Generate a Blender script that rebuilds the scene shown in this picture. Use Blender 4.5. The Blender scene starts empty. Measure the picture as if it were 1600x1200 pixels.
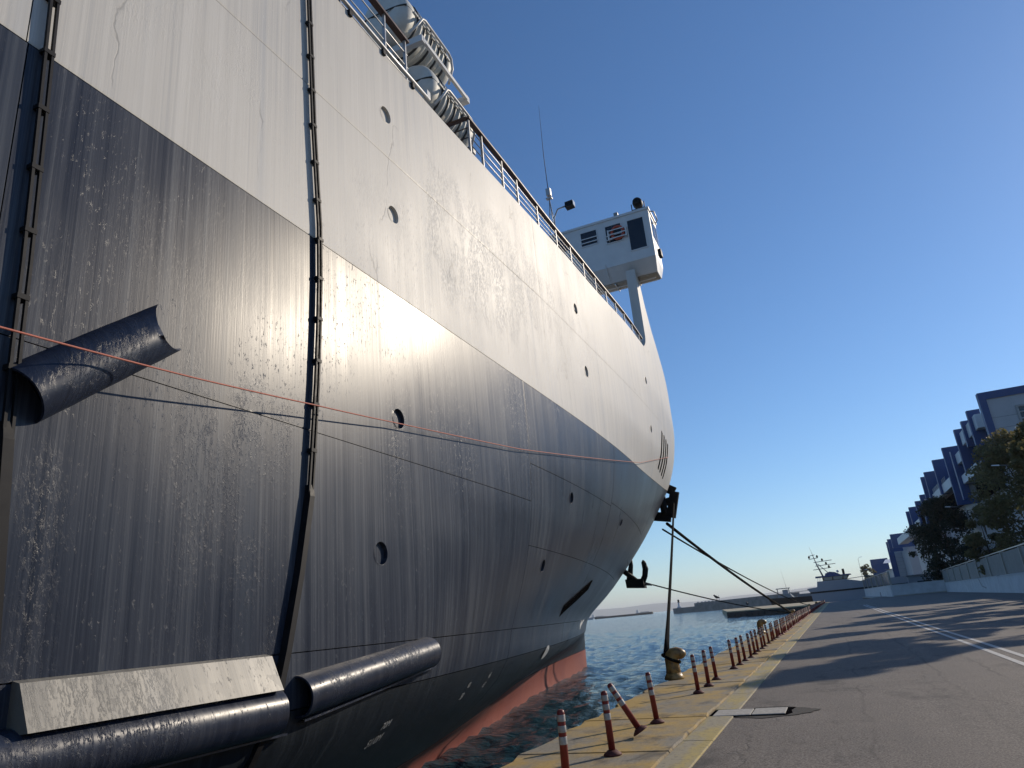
import bpy, bmesh, math, random
import numpy as np
from mathutils import Vector, Matrix
R = math.radians
random.seed(7); rng = np.random.default_rng(7)
scene = bpy.context.scene
col = scene.collection

# ------------------------------------------------------------------ camera, sky, sun, exposure
cam_d = bpy.data.cameras.new('camera'); cam = bpy.data.objects.new('camera', cam_d); col.objects.link(cam)
F = 1109.0
Yc = Vector((506, 329.5, F)).normalized()
hc = Vector((1, -.0947, 0))
Uc = Yc.cross(hc).normalized()
if Uc.y > 0: Uc = -Uc
Xc = Yc.cross(Uc).normalized()
if Xc.x < 0: Xc = -Xc
rows = Matrix((Xc, Yc, Uc))                     # world axes seen in the lens (right, down, forward)
right = rows @ Vector((1, 0, 0)); up = rows @ Vector((0, -1, 0)); back = rows @ Vector((0, 0, -1))
cam.matrix_world = Matrix(((right.x, up.x, back.x, 0), (right.y, up.y, back.y, 0), (right.z, up.z, back.z, 1.62), (0, 0, 0, 1)))
cam_d.sensor_width = 36; cam_d.lens = 36 * F / 1600; cam_d.clip_start = .05; cam_d.clip_end = 60000
scene.camera = cam

SUN_AZ, SUN_EL = 35.0, 25.2
world = bpy.data.worlds.new('World'); scene.world = world; world.use_nodes = True
wn = world.node_tree.nodes; wl = world.node_tree.links; wn.clear()
wo = wn.new('ShaderNodeOutputWorld'); bg = wn.new('ShaderNodeBackground'); sky = wn.new('ShaderNodeTexSky')
sky.sky_type = 'NISHITA'; sky.sun_disc = False; sky.sun_elevation = R(SUN_EL); sky.sun_rotation = R(SUN_AZ)
sky.air_density = 1.0; sky.dust_density = .12; sky.ozone_density = 6.0; sky.altitude = 0
bg.inputs['Strength'].default_value = .118
hs = wn.new('ShaderNodeHueSaturation'); hs.inputs['Saturation'].default_value = 1.05
wl.new(sky.outputs[0], hs.inputs['Color']); wl.new(hs.outputs[0], bg.inputs[0]); wl.new(bg.outputs[0], wo.inputs[0])
sd = bpy.data.lights.new('sun', 'SUN'); so = bpy.data.objects.new('sun', sd); col.objects.link(so)
sd.energy = 3.7; sd.angle = R(.55); sd.color = (1, .87, .70)
sdir = Vector((math.sin(R(SUN_AZ)) * math.cos(R(SUN_EL)), math.cos(R(SUN_AZ)) * math.cos(R(SUN_EL)), math.sin(R(SUN_EL))))
so.rotation_euler = sdir.to_track_quat('Z', 'Y').to_euler()
so.location = (40, 60, 60)
vs = scene.view_settings; vs.view_transform = 'Standard'; vs.look = 'None'; vs.exposure = 0.0; vs.gamma = 1; vs.use_curve_mapping = False

# ------------------------------------------------------------------ materials
class NT:
    def __init__(s, name):
        s.m = bpy.data.materials.new(name); s.m.use_nodes = True
        s.n = s.m.node_tree.nodes; s.l = s.m.node_tree.links
        s.b = s.n['Principled BSDF']; s._pos = None
    def link(s, a, b): s.l.new(a, b)
    def pos(s, scale=(1, 1, 1), obj=False):
        if obj: g = s.n.new('ShaderNodeTexCoord').outputs['Object']
        else: g = s.n.new('ShaderNodeNewGeometry').outputs['Position']
        mp = s.n.new('ShaderNodeMapping'); mp.inputs['Scale'].default_value = scale
        s.link(g, mp.inputs[0]); return mp.outputs[0]
    def noise(s, vec, scale=1, detail=4, rough=.55, dist=0):
        t = s.n.new('ShaderNodeTexNoise'); t.inputs['Scale'].default_value = scale; t.inputs['Detail'].default_value = detail
        t.inputs['Roughness'].default_value = rough; t.inputs['Distortion'].default_value = dist
        s.link(vec, t.inputs['Vector']); return t.outputs['Fac']
    def voro(s, vec, scale=1, feature='F1'):
        t = s.n.new('ShaderNodeTexVoronoi'); t.feature = feature; t.inputs['Scale'].default_value = scale
        s.link(vec, t.inputs['Vector']); return t.outputs['Distance']
    def ramp(s, fac, stops):
        r = s.n.new('ShaderNodeValToRGB'); e = r.color_ramp.elements
        while len(e) < len(stops): e.new(.5)
        for k, (p, c) in enumerate(stops):
            e[k].position = p; e[k].color = (c, c, c, 1) if isinstance(c, (int, float)) else (*c, 1)
        s.link(fac, r.inputs[0]); return r.outputs[0]
    def mix(s, fac, a, b):
        x = s.n.new('ShaderNodeMix'); x.data_type = 'RGBA'
        for i, v in ((0, fac), (6, a), (7, b)):
            if isinstance(v, (int, float)): x.inputs[i].default_value = v
            elif isinstance(v, tuple): x.inputs[i].default_value = (*v, 1)
            else: s.link(v, x.inputs[i])
        return x.outputs[2]
    def math(s, op, a, b=0.0, clamp=False):
        x = s.n.new('ShaderNodeMath'); x.operation = op; x.use_clamp = clamp
        for i, v in ((0, a), (1, b)):
            if isinstance(v, (int, float)): x.inputs[i].default_value = v
            else: s.link(v, x.inputs[i])
        return x.outputs[0]
    def bump(s, h, strength=.3, dist=.02, normal=None):
        b = s.n.new('ShaderNodeBump'); b.inputs['Strength'].default_value = strength; b.inputs['Distance'].default_value = dist
        s.link(h, b.inputs['Height'])
        if normal is not None: s.link(normal, b.inputs['Normal'])
        return b.outputs[0]
    def set(s, **k):
        for n, v in k.items():
            i = s.b.inputs[n.replace('_', ' ')]
            if isinstance(v, (int, float)): i.default_value = v
            elif isinstance(v, tuple): i.default_value = (*v, 1)
            else: s.link(v, i)
        return s.m

def simple(name, c, rough=.5, metal=0.0, var=.25, nscale=3.0, bump=0.0, spec=None):
    t = NT(name); p = t.pos(obj=True)
    f = t.noise(p, nscale, 5, .6)
    lo = tuple(v * (1 - var) for v in c); hi = tuple(min(1, v * (1 + var)) for v in c)
    t.set(Base_Color=t.ramp(f, [(.3, lo), (.7, hi)]), Roughness=rough, Metallic=metal)
    t.link(t.ramp(f, [(.25, max(.05, rough - .1)), (.75, min(1, rough + .1))]), t.b.inputs['Roughness'])
    if bump: t.set(Normal=t.bump(t.noise(p, nscale * 8, 4), .5, bump))
    if spec is not None: t.set(Specular_IOR_Level=spec)
    return t.m

def hull_paint(name, base, dark, light, rmin, rmax, streak=1.0, blister=1.0, wob=1.0, spec=.5, crack=0.0, zones=None):
    t = NT(name)
    ps = t.pos((1, 7.0, .14)); pf = t.pos((1, 42, .28)); p1 = t.pos()
    st = t.noise(ps, 1.0, 5, .6); fine = t.noise(pf, 1.0, 4, .65); big = t.noise(p1, .35, 4, .55)
    w = t.math('ADD', t.math('MULTIPLY', st, .5), t.math('MULTIPLY', fine, .5))
    w = t.math('ADD', t.math('MULTIPLY', w, .8), t.math('MULTIPLY', big, .2))
    c = t.ramp(w, [(.36, dark), (.5, base), (.66, light)])
    # thin runs of rust and grey water stains
    run = t.ramp(t.noise(t.pos((1, 2.2, .05)), 1.0, 3, .5), [(.58, 0.0), (.70, 1.0)])
    c = t.mix(t.math('MULTIPLY', run, min(.7, .35 * streak)), c, (light[0] * .64, light[1] * .69, light[2] * .77))
    # blistered, flaking paint in patches
    patch = t.ramp(t.noise(t.pos((1, .9, .45)), 1.0, 5, .6), [(.50, 0.0), (.62, 1.0)])
    bl = t.ramp(t.noise(t.pos((1, 2.6, 1)), 11, 6, .72, .5), [(.5, 0.0), (.60, 1.0)])
    if zones:
        xyz = t.n.new('ShaderNodeSeparateXYZ'); t.link(p1, xyz.inputs[0]); zs = None
        for (ya, yb, za, zb) in zones:
            my = t.math('MULTIPLY', t.math('MULTIPLY', t.math('SUBTRACT', xyz.outputs[1], ya), 2.5, True), t.math('MULTIPLY', t.math('SUBTRACT', yb, xyz.outputs[1]), 2.5, True))
            mz = t.math('MULTIPLY', t.math('MULTIPLY', t.math('SUBTRACT', xyz.outputs[2], za), 1.2, True), t.math('MULTIPLY', t.math('SUBTRACT', zb, xyz.outputs[2]), 1.2, True))
            q = t.math('MULTIPLY', my, mz); zs = q if zs is None else t.math('MAXIMUM', zs, q)
        patch = t.math('MULTIPLY', t.ramp(t.noise(t.pos((1, 1.3, .6)), 1.3, 5, .6), [(.40, 0.0), (.56, 1.0)]), t.math('ADD', zs, .06, True))
    blp = t.math('MULTIPLY', bl, patch)
    fl = t.ramp(t.noise(t.pos((1, 11, 4.5)), 2.2, 6, .75, .4), [(.60, 0.0), (.66, 1.0)])
    flp = t.math('MULTIPLY', fl, t.ramp(t.noise(t.pos((1, .5, .25)), 1.6, 4, .6), [(.45, 0.0), (.6, 1.0)]))
    wv = t.n.new('ShaderNodeVectorMath'); wv.operation = 'ADD'; wn_ = t.n.new('ShaderNodeTexNoise'); wn_.inputs['Scale'].default_value = 2.2; wn_.inputs['Detail'].default_value = 7
    t.link(t.pos((1, 1, .6)), wn_.inputs['Vector']); t.link(t.pos((.02, .55, .16)), wv.inputs[0])
    sc_ = t.n.new('ShaderNodeVectorMath'); sc_.operation = 'SCALE'; sc_.inputs['Scale'].default_value = .22; t.link(wn_.outputs['Color'], sc_.inputs[0]); t.link(sc_.outputs[0], wv.inputs[1])
    ck = t.math('MULTIPLY', t.ramp(t.voro(wv.outputs[0], 1.0, 'DISTANCE_TO_EDGE'), [(.0, 1.0), (.008, 0.0)]), t.ramp(t.noise(p1, .7, 3), [(.5, 0.0), (.58, 1.0)]))
    c = t.mix(t.math('MULTIPLY', ck, .55 * crack), c, tuple(v * .3 for v in base))
    c = t.mix(t.math('MULTIPLY', flp, .3), c, tuple(min(1, v * 1.25) for v in light))
    t.set(Base_Color=t.mix(t.math('MULTIPLY', blp, .16 * blister), c, light))
    t.set(Roughness=t.ramp(t.math('ADD', t.math('MULTIPLY', w, .7), t.math('MULTIPLY', big, .3)), [(.34, rmin), (.66, rmax)]))
    n1 = t.bump(t.noise(t.pos((1, 1.1, .22)), 1.0, 2, .4), .35 * wob, .03)
    n2 = t.bump(t.math('ADD', t.math('MULTIPLY', fine, .5), t.math('MULTIPLY', st, .5)), .28, .006, n1)
    n3 = t.bump(t.math('SUBTRACT', t.math('ADD', blp, t.math('MULTIPLY', flp, .8)), t.math('MULTIPLY', ck, crack)), .6 * blister, .007, n2)
    t.set(Normal=n3, Specular_IOR_Level=spec)
    return t.m

M = {}
M['navy'] = hull_paint('navy_hull_paint', (.035, .042, .060), (.015, .020, .034), (.100, .112, .130), .25, .43, 1, .5, .7, spec=.20, zones=[(4.7, 6.6, .8, 4.6), (3.2, 4.0, .5, 3.4), (8.6, 9.2, 3.2, 5.2)])
M['grey'] = hull_paint('pale_grey_hull_paint', (.53, .51, .475), (.43, .425, .415), (.61, .59, .555), .42, .60, 1.1, .55, .6, spec=.22, crack=.8, zones=[(3.6, 6.0, 7.4, 9.5), (10, 22, 7.2, 11), (7.4, 9.6, 8.0, 9.0)])
M['bottom'] = hull_paint('shaded_underside_navy', (.019, .024, .031), (.011, .014, .019), (.042, .050, .060), .35, .55, .6, .3, .6, spec=.2)  # darker than the navy: shade under the flare put into the colour
M['red'] = hull_paint('red_boot_paint', (.24, .06, .045), (.15, .04, .032), (.31, .10, .075), .5, .7, .4, .5, .5)
M['tube'] = hull_paint('navy_fender_paint', (.018, .025, .046), (.010, .014, .027), (.045, .053, .072), .26, .42, .3, .8, .4, spec=.35)
M['wornsteel'] = hull_paint('scuffed_grey_plate', (.20, .19, .165), (.12, .115, .10), (.27, .255, .225), .40, .58, 1.2, .5, .3, spec=.5)
M['black'] = simple('black_paint', (.010, .010, .012), .55, 0, .3, 8, spec=.2)
M['pit'] = simple('recess_shade_black', (.006, .006, .007), .9, 0, .1, 4, spec=0.0)  # near-black colour stands for shade inside slots and recesses
M['white'] = simple('white_ship_paint', (.62, .62, .61), .4, 0, .06, 2)
M['railgrey'] = simple('galvanised_rail', (.42, .42, .42), .4, .4, .15, 6)
M['teak'] = simple('brown_wood_rail', (.075, .035, .022), .45, 0, .3, 12)
M['rope'] = simple('dark_rope', (.009, .009, .009), .9, 0, .35, 40, .01, spec=0.05)
M['pink'] = simple('pink_rope', (.50, .16, .11), .7, 0, .2, 40)
M['raft'] = simple('raft_shell_white', (.58, .57, .52), .55, 0, .08, 4)
M['strap'] = simple('raft_strap_dark', (.03, .03, .03), .5, 0, .2, 6)
M['soffit'] = simple('beige_underside', (.36, .33, .27), .55, 0, .12, 3)
M['winglass'] = simple('dark_window_glass', (.012, .016, .024), .06, 0, .1, 1)
M['orange'] = simple('orange_lifering', (.45, .07, .035), .5, 0, .15, 6)
M['postred'] = simple('post_red_plastic', (.20, .022, .018), .5, 0, .3, 9)
M['postwhite'] = simple('post_white_band', (.40, .39, .36), .55, 0, .3, 14)
M['postfoot'] = simple('post_foot_rubber', (.10, .025, .02), .7, 0, .4, 9)
M['bollard'] = None
M['bird'] = simple('dark_feather', (.03, .03, .032), .7)
M['lamp'] = simple('lamp_grey', (.22, .23, .24), .5, .2)
M['lensglass'] = simple('lamp_lens', (.75, .78, .8), .15, 0, .02)

def concrete():
    t = NT('quay_concrete_yellow_paint'); p = t.pos()
    a = t.noise(p, .9, 6, .62); b = t.noise(t.pos((1, .35, 1)), 1.6, 5, .6); f = t.noise(p, 22, 5, .7)
    con = t.ramp(f, [(.3, (.19, .17, .135)), (.7, (.30, .27, .21))])
    yel = t.ramp(f, [(.3, (.36, .23, .055)), (.7, (.50, .34, .10))])
    fac = t.ramp(t.math('ADD', t.math('MULTIPLY', a, .6), t.math('MULTIPLY', b, .4)), [(.43, 0.0), (.55, .9)])
    c = t.mix(fac, con, yel)
    stain = t.ramp(t.noise(t.pos((1, .6, 1)), 2.3, 6, .65, .5), [(.54, 0.0), (.66, .75)])
    c = t.mix(stain, c, (.085, .075, .06))
    t.set(Base_Color=c, Roughness=.85)
    t.set(Normal=t.bump(f, .5, .012, t.bump(a, .5, .05)))
    return t.m
M['concrete'] = concrete()
def kerbmat():
    t = NT('kerb_yellow_paint'); p = t.pos(); f = t.noise(p, 14, 6, .7); a = t.noise(t.pos((1.5, .4, 1)), 2, 5, .6)
    c = t.mix(t.ramp(a, [(.42, 0.0), (.58, 1.0)]), (.42, .33, .12), (.33, .29, .20))
    c = t.mix(t.ramp(f, [(.5, 0.0), (.68, .7)]), c, (.13, .12, .10))
    t.set(Base_Color=c, Roughness=.8, Normal=t.bump(f, .4, .01)); return t.m
M['kerb'] = kerbmat()
def drainmat():
    t = NT('drain_concrete'); p = t.pos(); f = t.noise(p, 12, 6, .7)
    t.set(Base_Color=t.ramp(f, [(.3, (.24, .23, .21)), (.55, (.40, .385, .35)), (.75, (.46, .44, .40))]), Roughness=.8, Normal=t.bump(f, .4, .01)); return t.m
M['drain'] = drainmat()
def asphalt():
    t = NT('road_asphalt'); p = t.pos()
    g = t.noise(p, 42, 4, .9); f = t.noise(p, 13, 6, .75); a = t.noise(p, .55, 6, .6); tr = t.noise(t.pos((1.3, .06, 1)), 1.0, 4, .6)
    w = t.math('ADD', t.math('MULTIPLY', a, .5), t.math('MULTIPLY', tr, .5))
    c = t.ramp(w, [(.36, (.098, .087, .078)), (.5, (.136, .116, .100)), (.66, (.172, .149, .127))])
    c = t.mix(t.ramp(f, [(.36, .45), (.5, 0.0)]), c, (.05, .046, .043))
    c = t.mix(t.ramp(g, [(.48, 0.0), (.60, .8)]), c, (.30, .27, .24))
    c = t.mix(t.ramp(g, [(.36, .8), (.47, 0.0)]), c, (.025, .024, .023))
    oil = t.ramp(t.noise(t.pos((1, .45, 1)), .9, 5, .62), [(.56, 0.0), (.68, .75)])
    c = t.mix(oil, c, (.06, .055, .051))
    # crack network
    wrp = t.n.new('ShaderNodeVectorMath'); wrp.operation = 'ADD'
    ns = t.n.new('ShaderNodeTexNoise'); ns.inputs['Scale'].default_value = 1.2; ns.inputs['Detail'].default_value = 6
    t.link(p, ns.inputs['Vector']); t.link(t.pos((.55, .16, 1)), wrp.inputs[0]); t.link(ns.outputs['Color'], wrp.inputs[1])
    v = t.voro(wrp.outputs[0], .62, 'DISTANCE_TO_EDGE')
    crack = t.math('MULTIPLY', t.ramp(v, [(.0, 1.0), (.014, 0.0)]), t.ramp(t.noise(p, .4, 3), [(.36, 0.0), (.52, 1.0)]))
    c = t.mix(t.math('MULTIPLY', crack, .4), c, (.018, .017, .016))
    sx = t.n.new('ShaderNodeSeparateXYZ'); t.link(p, sx.inputs[0]); wob = t.math('MULTIPLY', t.math('SUBTRACT', t.noise(t.pos((.4, .5, 1)), 1.0, 5, .65), .5), .5)
    for x0 in (.05, 1.55, 2.45, 5.4):
        dline = t.math('ABSOLUTE', t.math('SUBTRACT', t.math('ADD', sx.outputs[0], wob), x0))
        m_ = t.math('MULTIPLY', t.ramp(dline, [(.0, 1.0), (.045, 0.0)]), t.ramp(t.noise(t.pos((.3, .25, 1)), 1.0 + x0 * .1, 3), [(.40, 0.0), (.56, .5)]))
        c = t.mix(m_, c, (.035, .031, .029))
    t.set(Base_Color=c, Roughness=.82, Specular_IOR_Level=.3)
    h = t.math('SUBTRACT', t.math('ADD', t.math('MULTIPLY', g, .35), t.math('MULTIPLY', f, .5)), t.math('MULTIPLY', crack, .4))
    t.set(Normal=t.bump(h, .7, .012)); return t.m
M['asphalt'] = asphalt()
M['patch'] = simple('broken_dark_asphalt', (.040, .036, .033), .9, 0, .6, 7, .02)
M['roadwhite'] = simple('road_line_white', (.50, .49, .46), .75, 0, .25, 12)
def watermat():
    t = NT('harbour_water'); p = t.pos((1, 1.0, 1))
    a = t.noise(t.pos((.8, 1.25, 1)), 2.6, 5, .62, .3); b = t.noise(t.pos((.8, 1.3, 1)), .8, 4, .55, .2); cc = t.noise(p, 9, 3, .6)
    h = t.math('ADD', t.math('MULTIPLY', b, .9), t.math('ADD', t.math('MULTIPLY', a, .45), t.math('MULTIPLY', cc, .05)))
    t.set(Base_Color=(.022, .062, .088), Roughness=.08, IOR=1.333, Normal=t.bump(h, 1.0, .36)); return t.m
M['water'] = watermat()
def bollmat():
    t = NT('bollard_ochre'); p = t.pos(obj=True); f = t.noise(p, 5, 5, .6)
    c = t.ramp(f, [(.35, (.07, .045, .02)), (.5, (.32, .19, .055)), (.7, (.42, .27, .09))])
    t.set(Base_Color=c, Roughness=.4, Normal=t.bump(t.noise(p, 30, 4), .3, .01)); return t.m
M['bollard'] = bollmat()
M['blueclad'] = simple('navy_blue_cladding', (.018, .058, .185), .5, 0, .12, .3)
M['greyclad'] = simple('grey_cladding', (.40, .40, .42), .5, 0, .08, .3)
M['paleclad'] = simple('pale_balcony_panel', (.62, .64, .66), .5, 0, .06, .3)
M['bglass'] = simple('building_glass', (.03, .04, .05), .1, 0, .2, .3)
M['louver'] = simple('window_louver', (.30, .30, .30), .5)
M['wallwhite'] = simple('whitewashed_wall', (.55, .56, .57), .8, 0, .14, .6, .01)
M['fencegrey'] = simple('fence_panel_grey', (.22, .215, .20), .7, 0, .2, .7)
M['fencepost'] = simple('fence_post_concrete', (.36, .33, .28), .8, 0, .15, 1)
M['earth'] = simple('dusty_ground', (.16, .14, .11), .95, 0, .3, .3)
M['bark'] = simple('bark', (.075, .055, .04), .9, 0, .3, 6)
def leafmat(n, c0, c1):
    t = NT(n); f = t.noise(t.pos(obj=True), 1.3, 4, .6); t.set(Base_Color=t.ramp(f, [(.3, c0), (.7, c1)]), Roughness=.6)
    tr = t.n.new('ShaderNodeBsdfTranslucent'); tr.inputs[0].default_value = (*c1, 1); mx = t.n.new('ShaderNodeMixShader'); mx.inputs[0].default_value = .42
    o = t.n['Material Output']; t.link(t.b.outputs[0], mx.inputs[1]); t.link(tr.outputs[0], mx.inputs[2]); t.link(mx.outputs[0], o.inputs[0]); return t.m
M['leaf'] = leafmat('olive_foliage', (.085, .082, .03), (.20, .17, .065))
M['leafdark'] = leafmat('dark_foliage', (.016, .024, .010), (.040, .050, .020))
M['rock'] = simple('breakwater_stone', (.20, .19, .175), .9, 0, .3, .2)
M['yhull'] = simple('yacht_grey_white', (.30, .31, .35), .4, 0, .05, .3)
M['hill'] = simple('bare_hill', (.17, .165, .13), .95, 0, .2, .001)
M['pierconc'] = simple('pier_concrete', (.40, .34, .22), .85, 0, .2, .4)
M['tyre'] = simple('dark_fender_rubber', (.025, .025, .025), .85, 0, .3, .8)

# ------------------------------------------------------------------ mesh builder
class MB:
    def __init__(s): s.v = []; s.f = []; s.mi = []; s.cur = 0; s.sm = []; s.smooth = False
    def add(s, vs, fs):
        o = len(s.v); s.v += [tuple(map(float, p)) for p in vs]
        for q in fs: s.f.append(tuple(o + i for i in q)); s.mi.append(s.cur); s.sm.append(s.smooth)
        return s
    def box(s, a, b):
        (x0, y0, z0), (x1, y1, z1) = a, b
        return s.hexa([(x0, y0, z0), (x1, y0, z0), (x1, y1, z0), (x0, y1, z0), (x0, y0, z1), (x1, y0, z1), (x1, y1, z1), (x0, y1, z1)])
    def hexa(s, p): return s.add(p, [(3, 2, 1, 0), (4, 5, 6, 7), (0, 1, 5, 4), (1, 2, 6, 5), (2, 3, 7, 6), (3, 0, 4, 7)])
    def bar(s, a, b, w, h=None, upv=(0, 0, 1)):
        h = h or w; a = Vector(a); b = Vector(b); d = (b - a).normalized(); u = Vector(upv)
        if abs(d.dot(u)) > .97: u = Vector((1, 0, 0))
        l = d.cross(u).normalized() * (w / 2); u = l.cross(d).normalized() * (h / 2)
        return s.hexa([a - l - u, a + l - u, b + l - u, b - l - u, a - l + u, a + l + u, b + l + u, b - l + u])
    def tube(s, pts, r, n=8, cap=True):
        pts = [Vector(p) for p in pts]; m = len(pts); rs = r if isinstance(r, (list, tuple)) else [r] * m
        vs = []; prev = None
        for i, p in enumerate(pts):
            d = (pts[min(i + 1, m - 1)] - pts[max(i - 1, 0)])
            d = d.normalized() if d.length > 1e-9 else Vector((0, 0, 1))
            if prev is None:
                u = Vector((0, 0, 1)) if abs(d.z) < .9 else Vector((1, 0, 0))
                l = d.cross(u).normalized()
            else: l = (prev - d * prev.dot(d)).normalized()
            prev = l; k = d.cross(l)
            for j in range(n):
                an = 2 * math.pi * j / n; vs.append(p + (l * math.cos(an) + k * math.sin(an)) * rs[i])
        fs = [(i * n + j, i * n + (j + 1) % n, (i + 1) * n + (j + 1) % n, (i + 1) * n + j) for i in range(m - 1) for j in range(n)]
        if cap: fs += [tuple(range(n))[::-1], tuple((m - 1) * n + j for j in range(n))]
        sm = s.smooth; s.smooth = True; s.add(vs, fs); s.smooth = sm; return s
    def lathe(s, prof, c=(0, 0, 0), n=14, ax='z'):
        vs = []
        for r, h in prof:
            for j in range(n):
                a = 2 * math.pi * j / n; x, y = r * math.cos(a), r * math.sin(a)
                v = (x, y, h) if ax == 'z' else ((x, h, y) if ax == 'y' else (h, x, y))
                vs.append((c[0] + v[0], c[1] + v[1], c[2] + v[2]))
        m = len(prof); fs = [(i * n + j, i * n + (j + 1) % n, (i + 1) * n + (j + 1) % n, (i + 1) * n + j) for i in range(m - 1) for j in range(n)]
        fs += [tuple(range(n))[::-1], tuple((m - 1) * n + j for j in range(n))]
        sm = s.smooth; s.smooth = True; s.add(vs, fs); s.smooth = sm; return s
    def prism(s, poly, z0, z1, ax='z'):
        n = len(poly)
        def P(p, h): return (p[0], p[1], h) if ax == 'z' else ((h, p[0], p[1]) if ax == 'x' else (p[0], h, p[1]))
        vs = [P(p, z0) for p in poly] + [P(p, z1) for p in poly]
        return s.add(vs, [tuple(range(n))[::-1], tuple(range(n, 2 * n))] + [(i, (i + 1) % n, n + (i + 1) % n, n + i) for i in range(n)])
    def grid(s, P, flip=False):      # P[i][j] -> points
        ni, nj = len(P), len(P[0]); vs = [p for row in P for p in row]
        fs = [(i * nj + j, i * nj + j + 1, (i + 1) * nj + j + 1, (i + 1) * nj + j) for i in range(ni - 1) for j in range(nj - 1)]
        if flip: fs = [q[::-1] for q in fs]
        return s.add(vs, fs)
    def mesh(s, name, mats, off=(0, 0, 0), fix=True):
        me = bpy.data.meshes.new(name); ox, oy, oz = off
        me.from_pydata([(x - ox, y - oy, z - oz) for x, y, z in s.v], [], s.f)
        for m in (mats if isinstance(mats, (list, tuple)) else [mats]): me.materials.append(m)
        me.polygons.foreach_set('material_index', s.mi); me.polygons.foreach_set('use_smooth', s.sm)
        if fix:
            b = bmesh.new(); b.from_mesh(me); bmesh.ops.recalc_face_normals(b, faces=b.faces); b.to_mesh(me); b.free()
        me.update(); return me
    def build(s, name, mats, parent=None, off=(0, 0, 0), loc=(0, 0, 0), fix=True, bevel=0):
        o = bpy.data.objects.new(name, s.mesh(name, mats, off, fix)); col.objects.link(o); o.location = loc
        if parent is not None: o.parent = parent
        if bevel:
            md = o.modifiers.new('bevel', 'BEVEL'); md.width = bevel; md.segments = 2; md.limit_method = 'ANGLE'
        return o

def tag(o, label=None, cat=None, group=None, kind=None):
    if label: o['label'] = label
    if cat: o['category'] = cat
    if group: o['group'] = group
    if kind: o['kind'] = kind
    return o
def thing(name, loc, label, cat, group=None, rz=0):
    o = bpy.data.objects.new(name, None); col.objects.link(o); o.location = loc; o.rotation_euler = (0, 0, rz)
    o.empty_display_size = .3
    return tag(o, label, cat, group)
def kids(o): return [c for c in bpy.data.objects if c.parent == o]
def dup(o, parent=None, loc=None, label=None):
    c = o.copy(); col.objects.link(c)
    if parent is not None: c.parent = parent
    if loc is not None: c.location = loc
    if label: c['label'] = label
    for k in kids(o): dup(k, c)
    return c
def struct(mb, name, mat, **k):
    o = mb.build(name, mat, **k); o['kind'] = 'structure'; return o

# ------------------------------------------------------------------ water, ground, quay, road
WZ = -1.6
def water():
    nr, na = 300, 460
    rad = np.concatenate([np.geomspace(4, 160, 210), np.geomspace(170, 20000, nr - 210)])
    az = np.concatenate([np.linspace(-180, -62, 20)[:-1], np.linspace(-62, 16, 420), np.linspace(16, 180, 22)[1:]])
    rr, aa = np.meshgrid(rad, np.radians(az), indexing='ij')
    x = rr * np.sin(aa); y = rr * np.cos(aa); z = np.zeros_like(x)
    for k in range(26):
        lam = rng.uniform(.55, 2.6); th = rng.normal(2.4, .75); kx, ky = math.cos(th) * 2 * math.pi / lam, math.sin(th) * 2 * math.pi / lam
        z += .011 * lam ** .8 * np.sin(kx * x + ky * y + rng.uniform(0, 6.3))
    z = z * np.clip((420 - rr) / 300, 0, 1) + WZ
    n2 = len(az)
    vs = np.stack([x, y, z], -1).reshape(-1, 3).tolist()
    fs = [(i * n2 + j, (i + 1) * n2 + j, (i + 1) * n2 + j + 1, i * n2 + j + 1) for i in range(len(rad) - 1) for j in range(n2 - 1)]
    vs.append((0, 0, WZ)); c = len(vs) - 1
    fs += [(c, j, j + 1) for j in range(n2 - 1)]
    me = bpy.data.meshes.new('water'); me.from_pydata(vs, [], fs); me.materials.append(M['water'])
    me.polygons.foreach_set('use_smooth', [True] * len(fs)); me.update()
    b = bmesh.new(); b.from_mesh(me); b.faces.ensure_lookup_table(); b.normal_update()
    if b.faces[0].normal.z < 0: bmesh.ops.reverse_faces(b, faces=b.faces)
    b.to_mesh(me); b.free()
    o = bpy.data.objects.new('sea', me); col.objects.link(o); o['kind'] = 'structure'
water()

YE = 212.0
g = MB()
g.prism([(-4.25, -60), (400, -60), (400, 3000), (9.5, 3000), (9.5, YE), (-4.25, YE)], -5, -.05)
struct(g, 'ground', M['earth'])
rd = MB(); n = 60
rd.grid([[(-1.84 + (WX - -1.84) * j / 20.0, y, -.02 + .018 * math.sin(y * .21 + j * .5) * min(1, j / 3.0) * .6) for j in range(21)]
         for y in np.concatenate([np.linspace(-30, 40, 90), np.linspace(42, YE, 50)]) for WX in [14.4 + .044 * max(y, 0)]])
rd.sm = [True] * len(rd.f)
struct(rd, 'road', M['asphalt'])
ln = MB()
for x in (3.06, 3.40):
    ys = np.concatenate([np.linspace(-10, 40, 70), np.linspace(41, 112, 30)])
    def zr(xx, y):
        j = (xx + 1.84) / ((14.4 + .044 * max(y, 0)) + 1.84) * 20
        return -.02 + .018 * math.sin(y * .21 + j * .5) * .6
    ln.grid([[(x, y, zr(x, y) + .006), (x + .13, y, zr(x + .13, y) + .006)] for y in ys])
struct(ln, 'road_marking', M['roadwhite'])

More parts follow.
